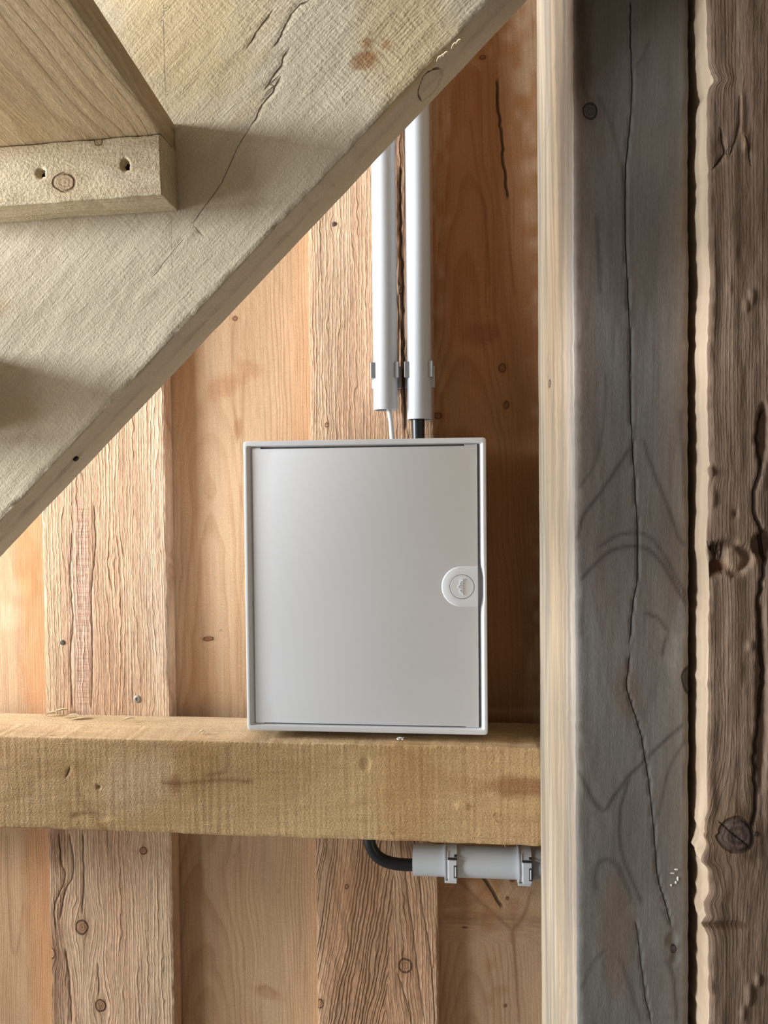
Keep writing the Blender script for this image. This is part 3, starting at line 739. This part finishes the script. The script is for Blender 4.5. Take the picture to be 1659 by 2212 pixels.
def setup_brown(q):
    q.knot(1592, 1803, 40, 44, strength=1.0)
    L = lambda p, w=3.0, k='crack', s=0.9: q.poly(p, w, k, s)
    L([(1652, 880), (1640, 915), (1638, 960), (1645, 1005), (1634, 1045), (1630, 1100), (1648, 1150), (1655, 1210), (1648, 1260), (1640, 1310), (1646, 1390), (1652, 1480), (1640, 1560), (1632, 1640), (1634, 1720), (1628, 1790)], 6.0)
    L([(1559, 275), (1563, 305), (1566, 330), (1550, 350), (1540, 365)], 3.0); L([(1600, 205), (1598, 260), (1590, 300), (1578, 335)], 3.0, s=0.6)
    L([(1611, 290), (1620, 320), (1624, 355)], 3.0, s=0.6); L([(1590, 0), (1580, 120), (1570, 200)], 4.0, 'line', 0.4); L([(1650, 0), (1655, 150), (1656, 380), (1655, 560)], 4.0, 'line', 0.6)
    L([(1556, 1775), (1580, 1797), (1602, 1815), (1624, 1834)], 2.2)
    for k in range(4): L([(1531 + k * 12, 1168), (1528 + k * 12, 1190), (1523 + k * 12, 1214)], 2.5, s=0.9)
    for k in range(8): L([(1534 + k * 11, 1992), (1536 + k * 11, 2012)], 4.0, 'line', 0.7)
    q.dent(1575, 1206, 52, 38, 0.006, 0.12); q.dent(1590, 1208, 20, 24, -0.004, 0.2); q.dent(1548, 1230, 20, 18, 0.003, 0.15)
    q.dent(1655, 1180, 22, 30, 0.012, 0.3); q.dent(1652, 930, 10, 60, 0.006, 0.4); q.dent(1648, 1500, 10, 200, 0.005, 0.5)
    q.dent(1592, 1804, 44, 48, -0.0025, 0.6); q.dent(1575, 1999, 52, 9, 0.002, 0.4)
    q.dent(1500, 1845, 16, 20, -0.004, 0.5); q.dent(1508, 1980, 10, 26, -0.004, 0.5)
    for (px, py, rx, ry, dp) in ((1605, 250, 5, 60, -0.002), (1612, 305, 5, 22, -0.003), (1625, 640, 6, 18, -0.003), (1612, 660, 5, 14, -0.003), (1575, 620, 6, 20, -0.002),
                                 (1531, 1020, 8, 10, -0.004), (1541, 1080, 8, 18, -0.003), (1590, 1110, 5, 8, 0.004), (1622, 1395, 8, 10, -0.003), (1620, 2150, 8, 24, -0.004),
                                 (1640, 2120, 7, 14, -0.004), (1606, 2190, 6, 16, -0.003), (1533, 2135, 6, 14, -0.003)):
        q.dent(px, py, rx * 0.8, ry, dp * 0.55, 0.5)
    q.tint(1549, 1226, 20, 18, (0.72, 0.52, 0.44), 0.9, soft=0.2); q.tint(1590, 1216, 26, 18, (1.35, 1.35, 1.3), 0.8, soft=0.3); q.tint(1575, 2000, 52, 9, (0.6, 0.5, 0.42), 0.8)
    q.tint(1612, 310, 4, 20, (1.6, 1.6, 1.5), 0.8); q.tint(1605, 240, 7, 90, (1.25, 1.25, 1.15), 0.7); q.tint(1560, 1780, 60, 60, (0.85, 0.85, 0.75), 0.7)
    q.relief = lambda s, t, d, front: (0.0008 * vnoise(s / 0.14, t / 0.012, 91) + 0.0004 * vnoise(s / 0.03, t / 0.006, 92)) * front
    LUMPS = [(q.st(1505, y)[0], h_, a_) for (y, h_, a_) in ((1850, 0.006, 0.006), (1862, 0.004, 0.004), (1955, 0.008, 0.004), (1995, 0.008, 0.005), (1795, 0.012, 0.003), (170, 0.008, -0.006), (1020, 0.01, -0.003))]
    def warp(s, t, d):
        wv = 0.0022 * vnoise(s / 0.16, s * 0, 93) + 0.0016 * vnoise(s / 0.045, s * 0, 94) + 0.0004 * vnoise(s / 0.012, s * 0, 95)
        kk = np.exp(-(t / 0.02) ** 2) * np.exp(-(np.maximum(d, 0) / 0.05) ** 2)
        lump = np.zeros_like(s)
        for (sz, hw, am) in LUMPS: lump = lump + am * np.exp(-((s - sz) / hw) ** 2)
        return t + (wv * 0.55 - lump * (1 + 0.5 * vnoise(s / 0.004, d / 0.006, 99))) * kk, d
    q.warp = warp
b_fl = P(1527, 1150, -0.362)[:2]
b_fr = b_fl + np.array([0.16, 0.004]); b_bl = b_fl + np.array([0.004, 0.19])
M_raw = wood_mat('raw_post_side', (0.50, 0.375, 0.265), (0.40, 0.265, 0.165), spacing=0.01, ringc=0.35, latew=0.6, fibre=0.12, blotch=0.2, ridge=0.00008, fuzz=0.0003, crack=(0.09, 0.06, 0.04), rough=0.75)
qr = post('timber_post', 'brown rough-hewn post with a dark knot and chipped notch at the right edge', (b_fl, b_bl, b_fr), 0.0, 2.03, M_brown, setup_brown,
          fine=(0.85, 1.98), ds=0.0025, dt=0.002, dside=0.005, radius=0.003, rough=0.0004, edge=0.0010, ring=(-0.2, 0.06, 0.0, 0.0), wobble=0.004, seed=51, side_mat=M_raw)
# ------------------------------------------------------------------ staircase
YS, YSB = -0.40, -0.336
stair = empty('staircase', (-1.5, -0.7, 0.0))
tag(stair, 'open wooden staircase with pale stringer crossing the upper left, seen from below', 'staircase')
pa, pb = P(0, 1128, YS), P(1061, 0, YS)
sdir = (pb - pa) / np.linalg.norm(pb - pa)
tdir = np.array([-sdir[2], 0, sdir[0]])
slope = sdir[2] / sdir[0]
z_end = 2.42
L_dn = (pa[2] - 0.02) / sdir[2]
O_s = pa - sdir * L_dn
L_s = L_dn + (z_end - pa[2]) / sdir[2]
qs = Timber(O_s, sdir, tdir, (0, 1, 0), L_s, 0.30, YSB - YS)
C = lambda p, w=2.5, k='crack', s=0.9: qs.poly(p, w, k, s)
C([(672, 0), (648, 10), (630, 28), (622, 45), (612, 65), (605, 82), (592, 101)], 2.6)
C([(592, 18), (578, 38), (560, 62), (545, 85), (533, 105)], 2.2)
C([(626, 106), (612, 122), (608, 140), (594, 158), (584, 178), (571, 194)], 2.4)
C([(608, 165), (596, 183), (590, 200), (575, 215), (562, 236), (554, 255), (543, 271)], 2.4)
C([(543, 271), (530, 290), (512, 322), (495, 360), (478, 395), (450, 435), (432, 460), (416, 484)], 1.5, 'crack', 0.6)
C([(420, 487), (430, 500), (441, 510)], 1.5, 'crack', 0.6); C([(400, 512), (365, 555), (330, 598)], 1.3, 'crack', 0.5)
C([(352, 0), (354, 90), (358, 215)], 1.4, 'line', 0.9); C([(370, 462), (371, 560), (373, 600)], 1.3, 'line', 0.6); C([(376, 3), (356, 28), (335, 52)], 1.6, 'line', 0.9)
C([(478, 80), (430, 140), (365, 205)], 2.5, 'line', 0.35); C([(500, 95), (470, 130)], 2.0, 'line', 0.3)
qs.tint(786, 130, 17, 26, (0.62, 0.42, 0.30), 0.9, 0.5, soft=0.5); qs.tint(793, 93, 10, 9, (0.66, 0.46, 0.34), 0.9, soft=0.5)
qs.tint(833, 97, 12, 9, (0.70, 0.52, 0.40), 0.8, 0.6, soft=0.5); qs.tint(806, 118, 20, 14, (0.80, 0.66, 0.54), 0.6)
qs.tint(400, 40, 220, 150, (0.98, 0.89, 0.68), 0.8, 0.7); qs.tint(880, 60, 200, 90, (0.96, 0.86, 0.66), 0.8, 0.7)
qs.tint(5, 665, 16, 22, (0.82, 0.70, 0.56), 0.6)
qs.poly([(912, 219), (905, 210), (906, 190), (917, 167), (935, 153), (954, 152)], 3.0, 'crack', 0.95, face='side')
qs.poly([(954, 152), (955, 165), (946, 186), (930, 206), (912, 219)], 3.0, 'line', 0.6, face='side')
sobj = qs.build('stringer', M_string, stair, fine=(L_dn - 0.30, L_dn + 1.05), ds=0.0025, dt=0.0025, dside=0.003, radius=0.002, rough=0.0003, edge=0.0009,
                ring=(0.10, 0.22, 0.006, 0.0), wobble=0.004, seed=61)
hole_mat = plain_mat('dark_hole', (0.03, 0.022, 0.016), rough=0.95)
# treads on cleats
YC = -0.439
cTR, cBR = P(345, 288, YC), P(345, 421, YC)
ch = cTR[2] - cBR[2]
cl_right = P(381, 440, YS)[0]
tilt = math.radians(1.3)
step = np.array([sdir[0], 0, sdir[2]]) * (0.205 / sdir[2])
tread_t = 0.026
def make_step(k, visible):
    off = step * k
    base = np.array([cTR[0], YC, cTR[2]]) + off
    S = np.array([-math.cos(tilt), 0, -math.sin(tilt)])
    q = Timber(base, S, (math.sin(tilt), 0, -math.cos(tilt)), (0, 1, 0), 0.23, ch, YS - YC - 0.0005)
    if visible:
        q.knot(139, 393, 20, 27); q.knot(213, 304, 11, 10)
        q.dent(87, 374, 8, 8, 0.016, 0.25); q.dent(271, 355, 9, 8, 0.016, 0.25)
        q.poly([(105, 325), (115, 355), (118, 372)], 2.0, 'line', 0.4); q.poly([(155, 330), (150, 355)], 2.0, 'line', 0.4)
        q.build('cleat', M_cleat, stair, fine=(0, 0.23), ds=0.0016, dt=0.0016, dside=0.003, radius=0.0012, rough=0.0005, edge=0.0003, ring=(0.02, 0.06, 0.02, 0.0), wobble=0.004, seed=71)
        oc = q.obj
        for (px, py) in ((87, 375), (271, 356)):
            pp = P(px, py, YC + 0.008)
            bm = tube_bm([pp, pp + np.array([0, 0.012, 0])], 0.0034, 14)
            from_bm('screw_hole', bm, hole_mat, oc)
    else:
        q.build('cleat', M_cleat, stair, fine=(0, 0), coarse=0.02, dt=0.008, dside=0.01, seed=71 + k)
    # tread: runs towards the camera, underside rests on the cleat
    back_r = P(379, 320, YS) + off
    near = P(163, 0, CAM[1] + 0.49)                               # a second point of its lower right edge
    e1 = P(378, 320, YS)
    dirn = np.array([near[0] - e1[0], near[1] - e1[1], 0.0]); dirn /= np.linalg.norm(dirn)
    across = np.array([dirn[1], -dirn[0], 0]); 
    if across[0] > 0: across = -across
    across = across * math.cos(tilt) + np.array([0, 0, -math.sin(tilt)])
    upn = np.cross(across, dirn)
    if upn[2] < 0: upn = -upn
    O = np.array([back_r[0], YS - 0.001, base[2] + 0.0006])
    qt = Timber(O, dirn, across, upn, 0.86, 0.24, tread_t)
    qt.build('tread', M_tread, stair, fine=(0, 0.40) if visible else (0, 0), ds=0.004, dt=0.003, dside=0.006, coarse=0.03, radius=0.0012, rough=0.0002, edge=0.0004,
             ring=(0.10, 0.10, 0.02, 0.0), wobble=0.004, seed=81 + k)
for k in range(-6, 3): make_step(k, k == 0)
pp = P(165, 992, -0.37)
bm = tube_bm([pp + tdir * -0.0006, pp + tdir * 0.01], 0.0028, 12)
from_bm('nail_hole', bm, hole_mat, sobj)
for (px, py) in ((950, 128), (943, 133), (985, 95), (957, 122), (975, 105)):
    splinter(px, py, YS - 0.001, 0.004, -0.004, 0.001 + 0.002 * random.random(), 0.0009, 0.0012, parent=stair)

# ------------------------------------------------------------------ distribution box
plastic = plain_mat('white_plastic', (0.84, 0.855, 0.885), rough=0.42, spec=0.4, var=0.02, bump=0.00002, grainf=1500)
door_mat = plain_mat('white_door_plastic', (0.84, 0.855, 0.885), rough=0.36, spec=0.45, var=0.02, bump=0.00003, grainf=1100)
YBX = -0.122
b0, b1 = P(529, 1266, YBX), P(1052, 1266, YBX)
zt_, zb2 = P(1011, 945, YBX)[2], P(1011, 1588, YBX)[2]
bx0, bx1 = b0[0], b1[0]
bcx = (bx0 + bx1) / 2
cab = empty('distribution_box', (bcx, YF - 0.001, zb2))
tag(cab, 'white plastic electrical distribution box with closed door on the board wall', 'electrical box')
KS = 28
lat = P(998, 1268, YBX)
def loop_pts(ix0, ix1, iz0, iz1, r, y, scoop=0.0):
    x0, x1, z0, z1 = bx0 + ix0, bx1 - ix1, zb2 + iz0, zt_ - iz1
    pts = []
    cs = [(x1 - r, z1 - r, 0), (x0 + r, z1 - r, 90), (x0 + r, z0 + r, 180), (x1 - r, z0 + r, 270)]
    for ci, (cx, cz, a0) in enumerate(cs):
        for k in range(5):
            a = math.radians(a0 + 22.5 * k); pts.append([cx + r * math.cos(a), y, cz + r * math.sin(a)])
        nx = cs[(ci + 1) % 4]
        a = math.radians(a0 + 90)
        e0 = (cx + r * math.cos(a), cz + r * math.sin(a)); e1 = (nx[0] + r * math.cos(math.radians(nx[2])), nx[1] + r * math.sin(math.radians(nx[2])))
        for k in range(1, KS):
            f = k / KS; xx, zz = e0[0] + (e1[0] - e0[0]) * f, e0[1] + (e1[1] - e0[1]) * f
            if ci == 3 and scoop: xx += scoop * float(sstep(0.029, 0.017, abs(zz - lat[2])))
            pts.append([xx, y, zz])
    return pts
bm = bmesh.new()
prev = None
spec = [((0, 0, 0, 0), 0.004, YF - 0.0015, 0), ((0, 0, 0, 0), 0.004, YBX + 0.0022, 0), ((.0006, .0006, .0006, .0006), 0.0038, YBX + 0.0006, 0), ((.002, .002, .002, .002), 0.003, YBX, 0),
        ((.0042, .0042, .0068, .0062), 0.002, YBX + 0.0002, 0.0012), ((.0098, .0085, .0082, .0078), 0.0012, YBX + 0.0062, 0.0032), ((.0100, .0087, .0084, .0080), 0.001, YBX + 0.014, 0.0032)]
loops = []
for ins, r, y, sc in spec:
    loops.append([bm.verts.new(p) for p in loop_pts(*ins, r, y, sc)])
nL = len(loops[0])
for a, c in zip(loops, loops[1:]):
    for k in range(nL): bm.faces.new((a[k], a[(k + 1) % nL], c[(k + 1) % nL], c[k]))
bm.faces.new(loops[0][::-1]); bm.faces.new(loops[-1])
from_bm('enclosure', bm, plastic, cab)
# door
dx0, dx1, dz0, dz1 = bx0 + .0108, bx1 - .0112, zb2 + .0098, zt_ - .0102
YD = YBX + 0.0035
bm = box_bm(dx0, dx1, YD, YBX + 0.0135, dz0, dz1, 0.0009, 2)
door = from_bm('door', bm, door_mat, cab)
# stops in the corners that close the top and bottom slits
for x0_, x1_ in ((dx0, dx0 + 0.011), (dx1 - 0.016, dx1)):
    for z0_, z1_ in ((dz1 - 0.0005, dz1 + 0.0020), (dz0 - 0.0014, dz0 + 0.0005)):
        from_bm('corner_stop', box_bm(x0_, x1_, YD + 0.0012, YBX + 0.0135, z0_, z1_, 0.0003, 1), plastic, cab)
# latch: raised D-shaped plate open towards the door edge, round insert with embossed lettering
lx, lz = lat[0], lat[2]; kpx = (YBX - CAM[1]) / FPX
R_o, R_h = 42.5 * kpx, 25.6 * kpx
def dpt(a, R, lim):
    x, z = math.cos(a), math.sin(a)
    if x > 0:
        tx = lim / x if x > 1e-6 else 9; tz = R / abs(z) if abs(z) > 1e-6 else 9
        k = min(tx, tz)
        return x * k, z * k
    return x * R, z * R
bm = bmesh.new(); n = 96
lim = dx1 - 0.0004 - lx
rows = []
for kind, R, y in (('D', R_o + 0.0011, YD + 0.0002), ('D', R_o, YD - 0.0013), ('D', R_o - 0.0004, YD - 0.0015), ('C', R_h + 0.0006, YD - 0.0015), ('C', R_h + 0.0006, YD + 0.0002)):
    row = []
    for k in range(n):
        a = 2 * math.pi * k / n
        x, z = dpt(a, R, lim if R < R_o + 0.001 else lim + 0.0003) if kind == 'D' else (R * math.cos(a), R * math.sin(a))
        row.append(bm.verts.new((lx + x, y, lz + z)))
    rows.append(row)
for a, c in zip(rows, rows[1:]):
    for k in range(n): bm.faces.new((a[k], a[(k + 1) % n], c[(k + 1) % n], c[k]))
latch = from_bm('latch_plate', bm, door_mat, door)
bm = bmesh.new(); rows = []
for R, y in ((R_h, YD + 0.0002), (R_h, YD - 0.0013), (R_h - 0.0003, YD - 0.0016)):
    rows.append([bm.verts.new((lx + R * math.cos(2 * math.pi * k / n), y, lz + R * math.sin(2 * math.pi * k / n))) for k in range(n)])
for a, c in zip(rows, rows[1:]):
    for k in range(n): bm.faces.new((a[k], a[(k + 1) % n], c[(k + 1) % n], c[k]))
bm.faces.new(rows[-1])
insert = from_bm('latch_insert', bm, door_mat, door)
seam = plain_mat('dark_seam', (0.05, 0.05, 0.05), rough=0.8)
bm = bmesh.new(); rows = []
for R in (R_h - 0.0002, R_h + 0.0008):
    rows.append([bm.verts.new((lx + R * math.cos(2 * math.pi * k / n), YD - 0.0003, lz + R * math.sin(2 * math.pi * k / n))) for k in range(n)])
for k in range(n): bm.faces.new((rows[0][k], rows[0][(k + 1) % n], rows[1][(k + 1) % n], rows[1][k]))
from_bm('latch_seam', bm, seam, door)
cu = bpy.data.curves.new('embossed_lettering', 'FONT'); cu.body = 'hager'; cu.size = 0.0094; cu.extrude = 0.0009; cu.bevel_depth = 0.00008
cu.align_x = 'CENTER'; cu.align_y = 'CENTER'
tmp = bpy.data.objects.new('tmp_text', cu); scene.collection.objects.link(tmp)
bpy.context.view_layer.update()
me = bpy.data.meshes.new_from_object(tmp.evaluated_get(bpy.context.evaluated_depsgraph_get()))
bpy.data.objects.remove(tmp)
xs = [v.co.x for v in me.vertices]; wd = max(xs) - min(xs); sc = 0.0205 / wd
mx = (max(xs) + min(xs)) / 2
for v in me.vertices:
    x, y, z = (v.co.x - mx) * sc, v.co.y * sc, v.co.z
    v.co = Vector((lx + y, YD - 0.0016 - z, lz - x))                # reads downwards
me.name = 'embossed_lettering'; me.materials.clear(); me.materials.append(door_mat); me.flip_normals()
o = bpy.data.objects.new('embossed_lettering', me); link(o, door)

# ------------------------------------------------------------------ conduits, cables, clips
pvc = plain_mat('light_grey_pvc', (0.63, 0.66, 0.70), rough=0.38, spec=0.45, var=0.03)
pvc2 = plain_mat('light_grey_pvc_clip', (0.68, 0.70, 0.73), rough=0.45, var=0.03)
clipm = plain_mat('grey_clip_plastic', (0.36, 0.37, 0.39), rough=0.4, var=0.05)
rubber = plain_mat('black_cable_sheath', (0.018, 0.019, 0.022), rough=0.35, spec=0.5)
white_cab = plain_mat('white_cable_sheath', (0.80, 0.80, 0.79), rough=0.5)
YP = -0.052
def vpipe(pxl, pxr, pyb, label):
    a, b_ = P(pxl, pyb, YP), P(pxr, pyb, YP)
    r = (b_[0] - a[0]) / 2; cx = (a[0] + b_[0]) / 2
    zb_ = P((pxl + pxr) / 2, pyb, YP - r)[2]
    o = from_bm('conduit_pipe', tube_bm([(cx, YP, zb_), (cx, YP, 2.2)], r, 40, wall=0.0018), pvc)
    o.data.transform(Matrix.Translation((-cx, -YP, -zb_))); o.location = (cx, YP, zb_)
    tag(o, label, 'conduit', 'grey conduits above the box')
    return cx, zb_, r
cx1, zp1, r1 = vpipe(807.5, 859.5, 883, 'left of two upright grey plastic conduits above the white box, white cable below it')
cx2, zp2, r2 = vpipe(880.0, 932.5, 904, 'right of two upright grey plastic conduits above the white box, black cable below it')
def clip(cx, r, py, label):
    z = P(860, py, YP - r)[2]; c = (cx, YP, z)
    root = empty('pipe_clip', (cx, YF, z))
    hw = 0.0105
    # open ring hugging the back of the pipe, free ends in front
    a_open = math.radians(62)
    bm = sector_bm(c, (0, 0, 1), (0, -1, 0), r + 0.0003, r + 0.0026, a_open, 2 * math.pi - a_open, hw)
    from_bm('clip_ring', bm, clipm, root, smooth=False)
    for sgn in (-1, 1):
        a = sgn * a_open
        ex, ey = math.sin(a), -math.cos(a)
        bm = bmesh.new()
        p0 = Vector((cx + ex * (r + 0.0012), YP + ey * (r + 0.0012), z))
        tx = Vector((ex, ey, 0)); tn = Vector((-sgn * math.cos(a), -abs(math.sin(a)), 0))
        cor = [p0 - tx * .0012 - tn * .0005, p0 + tx * .0042 - tn * .0005, p0 + tx * .0042 + tn * .0022, p0 - tx * .0012 + tn * .0034]
        lo = [bm.verts.new(q_ + Vector((0, 0, -hw))) for q_ in cor]; hi = [bm.verts.new(q_ + Vector((0, 0, hw))) for q_ in cor]
        for k in range(4): bm.faces.new((lo[k], lo[(k + 1) % 4], hi[(k + 1) % 4], hi[k]))
        bm.faces.new(lo[::-1]); bm.faces.new(hi)
        from_bm('clip_lip', bm, clipm, root, smooth=False)
    from_bm('clip_base', box_bm(cx - r - 0.004, cx + r + 0.004, YP + r + 0.0003, YF - 0.0008, z - 0.013 - 0.008, z + 0.009, 0.0008, 1), pvc2, root)
    tag(root, label, 'pipe clip', 'open clips holding the upright conduits')
clip(cx1, r1, 797, 'small grey open clip holding the left upright conduit')
clip(cx2, r2, 797, 'small grey open clip holding the right upright conduit')
# cables between conduits and box
wtop = P(840, 880, YP); wbot = P(848, 950, YP - 0.002)
bm = tube_bm([wtop + np.array([-.001, 0, .05]), wtop, (wtop + wbot) / 2 + np.array([.0006, 0, 0]), wbot + np.array([0, 0, -0.004])], 0.0034, 18)
o = from_bm('cable', bm, white_cab)
tag(o, 'thin white cable running from the left conduit into the box', 'cable')
bt = P(903, 895, YP); bb = P(904, 950, YP)
bm = tube_bm([bt + np.array([0, 0, .05]), bt, bb + np.array([0, 0, -0.004])], [0.0088, 0.0088, 0.0084], 24)
o = from_bm('cable', bm, rubber)
tag(o, 'thick black cable running from the right conduit into the box', 'cable')
# horizontal conduit under the beam
RH = 0.0205; YH = YF - 0.006 - RH
pl, prr = P(893, 1888, YH), P(1160, 1897, YH)
zc = pl[2] + RH
xl, xr = pl[0], 0.37
o = from_bm('conduit_pipe', tube_bm([(xl, YH, zc), (xr, YH, zc)], RH, 40, wall=0.002), pvc)
o.data.transform(Matrix.Translation((-xl, -YH, -zc))); o.location = (xl, YH, zc)
tag(o, 'horizontal grey plastic conduit below the beam, running behind the grey post', 'conduit')
cp = [P(x, y, YH) for x, y in ((797, 1770), (797, 1800), (800, 1825), (811, 1845), (828, 1858), (850, 1865), (875, 1868), (900, 1868))]
pts = []
for i in range(len(cp) - 1):                                        # smooth the bend
    p0, p1, p2, p3 = cp[max(i - 1, 0)], cp[i], cp[i + 1], cp[min(i + 2, len(cp) - 1)]
    for k in range(5):
        f = k / 5
        pts.append(0.5 * ((2 * p1) + (-p0 + p2) * f + (2 * p0 - 5 * p1 + 4 * p2 - p3) * f ** 2 + (-p0 + 3 * p1 - 3 * p2 + p3) * f ** 3))
pts.append(cp[-1]); pts.append(cp[-1] + np.array([0.03, 0, 0]))
o = from_bm('cable', tube_bm(pts, 0.0083, 24), rubber)
tag(o, 'black cable bending from under the beam into the horizontal conduit', 'cable')
slot_mat = plain_mat('clip_slot', (0.06, 0.055, 0.05), rough=0.8)
def clamp(px0, px1, label):
    xa, xb = P(px0, 1868, YH - RH)[0], P(px1, 1868, YH - RH)[0]
    xm, hw = (xa + xb) / 2, (xb - xa) / 2
    root = empty('pipe_clamp', (xm, YF, zc - RH))
    from_bm('strap', sector_bm((xm, YH, zc), (1, 0, 0), (0, -1, 0), RH + 0.0003, RH + 0.0030, 0, 2 * math.pi, hw, 48), pvc2, root)
    from_bm('edge_rib', sector_bm((xa + 0.0007, YH, zc), (1, 0, 0), (0, -1, 0), RH + 0.0003, RH + 0.0044, 0, 2 * math.pi, 0.0009, 48), pvc2, root)
    from_bm('edge_rib', sector_bm((xa + 0.0045, YH, zc), (1, 0, 0), (0, -1, 0), RH + 0.0026, RH + 0.0040, -0.95, 0.75, 0.0007, 20), pvc2, root)
    # latch block in front, with slots, and a foot below
    from_bm('latch_block', box_bm(xa + 0.0052, xb - 0.0002, YH - RH - 0.0048, YH - RH * .55, zc - 0.016, zc + 0.0125, 0.0007, 1), pvc2, root)
    from_bm('slot', box_bm(xb - 0.0044, xb + 0.0004, YH - RH - 0.0052, YH - RH * .8, zc - 0.0115, zc + 0.0060, 0.0005, 1), slot_mat, root)
    from_bm('slot', box_bm(xa + 0.0046, xb + 0.0003, YH - RH - 0.0042, YH - RH * .7, zc + 0.0126, zc + 0.0136, 0.0, 1), slot_mat, root)
    from_bm('slot', box_bm(xb - 0.0036, xb + 0.0003, YH - RH - 0.0022, YH - RH * .6, zc + 0.0158, zc + 0.0168, 0.0, 1), slot_mat, root)
    from_bm('spring_tongue', box_bm(xb - 0.0028, xb - 0.0008, YH - RH - 0.0058, YH - RH * .8, zc - 0.0095, zc + 0.0040, 0.0006, 1), pvc2, root)
    from_bm('foot', box_bm(xa, xb - 0.0003, YH - 0.012, YF - 0.0008, zc - RH - 0.0050, zc - RH - 0.0005, 0.0006, 1), pvc2, root)
    tag(root, label, 'pipe clamp', 'clamps on the horizontal conduit')
clamp(960, 987, 'grey plastic clamp near the open end of the horizontal conduit')
clamp(1120, 1149, 'grey plastic clamp beside the pale post on the horizontal conduit')

# flecks of white paint stuck to the grey post, and a small nail in the brown one
fleck = plain_mat('white_paint_fleck', (0.80, 0.79, 0.75), rough=0.8)
for (px, py, w_, h_) in ((1461, 1878, 5, 2.2), (1453, 1886, 6, 1.6), (1464, 1898, 2.4, 5), (1460, 1906, 2.6, 3.2), (1450, 1912, 2.4, 2.4)):
    sloc, tloc = qg.st(px, py); k_ = qg.scale(px, py)
    c_ = qg.O + qg.S * sloc + qg.T * tloc
    bm = bmesh.new(); nn = 9; rows = []
    for kr_, dz in ((1.0, 0.0004), (1.0, -0.0003), (0.6, -0.0009)):
        rows.append([bm.verts.new(Vector(c_ + qg.T * (w_ * k_ * kr_ * math.cos(a) * (0.8 + 0.4 * ((i * 7) % 5) / 5)) + qg.S * (h_ * k_ * kr_ * math.sin(a)) + qg.D * dz))
                     for i, a in enumerate(2 * math.pi * j / nn for j in range(nn))])
    for r0, r1 in zip(rows, rows[1:]):
        for j in range(nn): bm.faces.new((r0[j], r0[(j + 1) % nn], r1[(j + 1) % nn], r1[j]))
    bm.faces.new(rows[-1])
    from_bm('paint_fleck', bm, fleck, qg.obj)
nail(1632, 1801, -0.3625, 5, dark_steel, qr.obj)
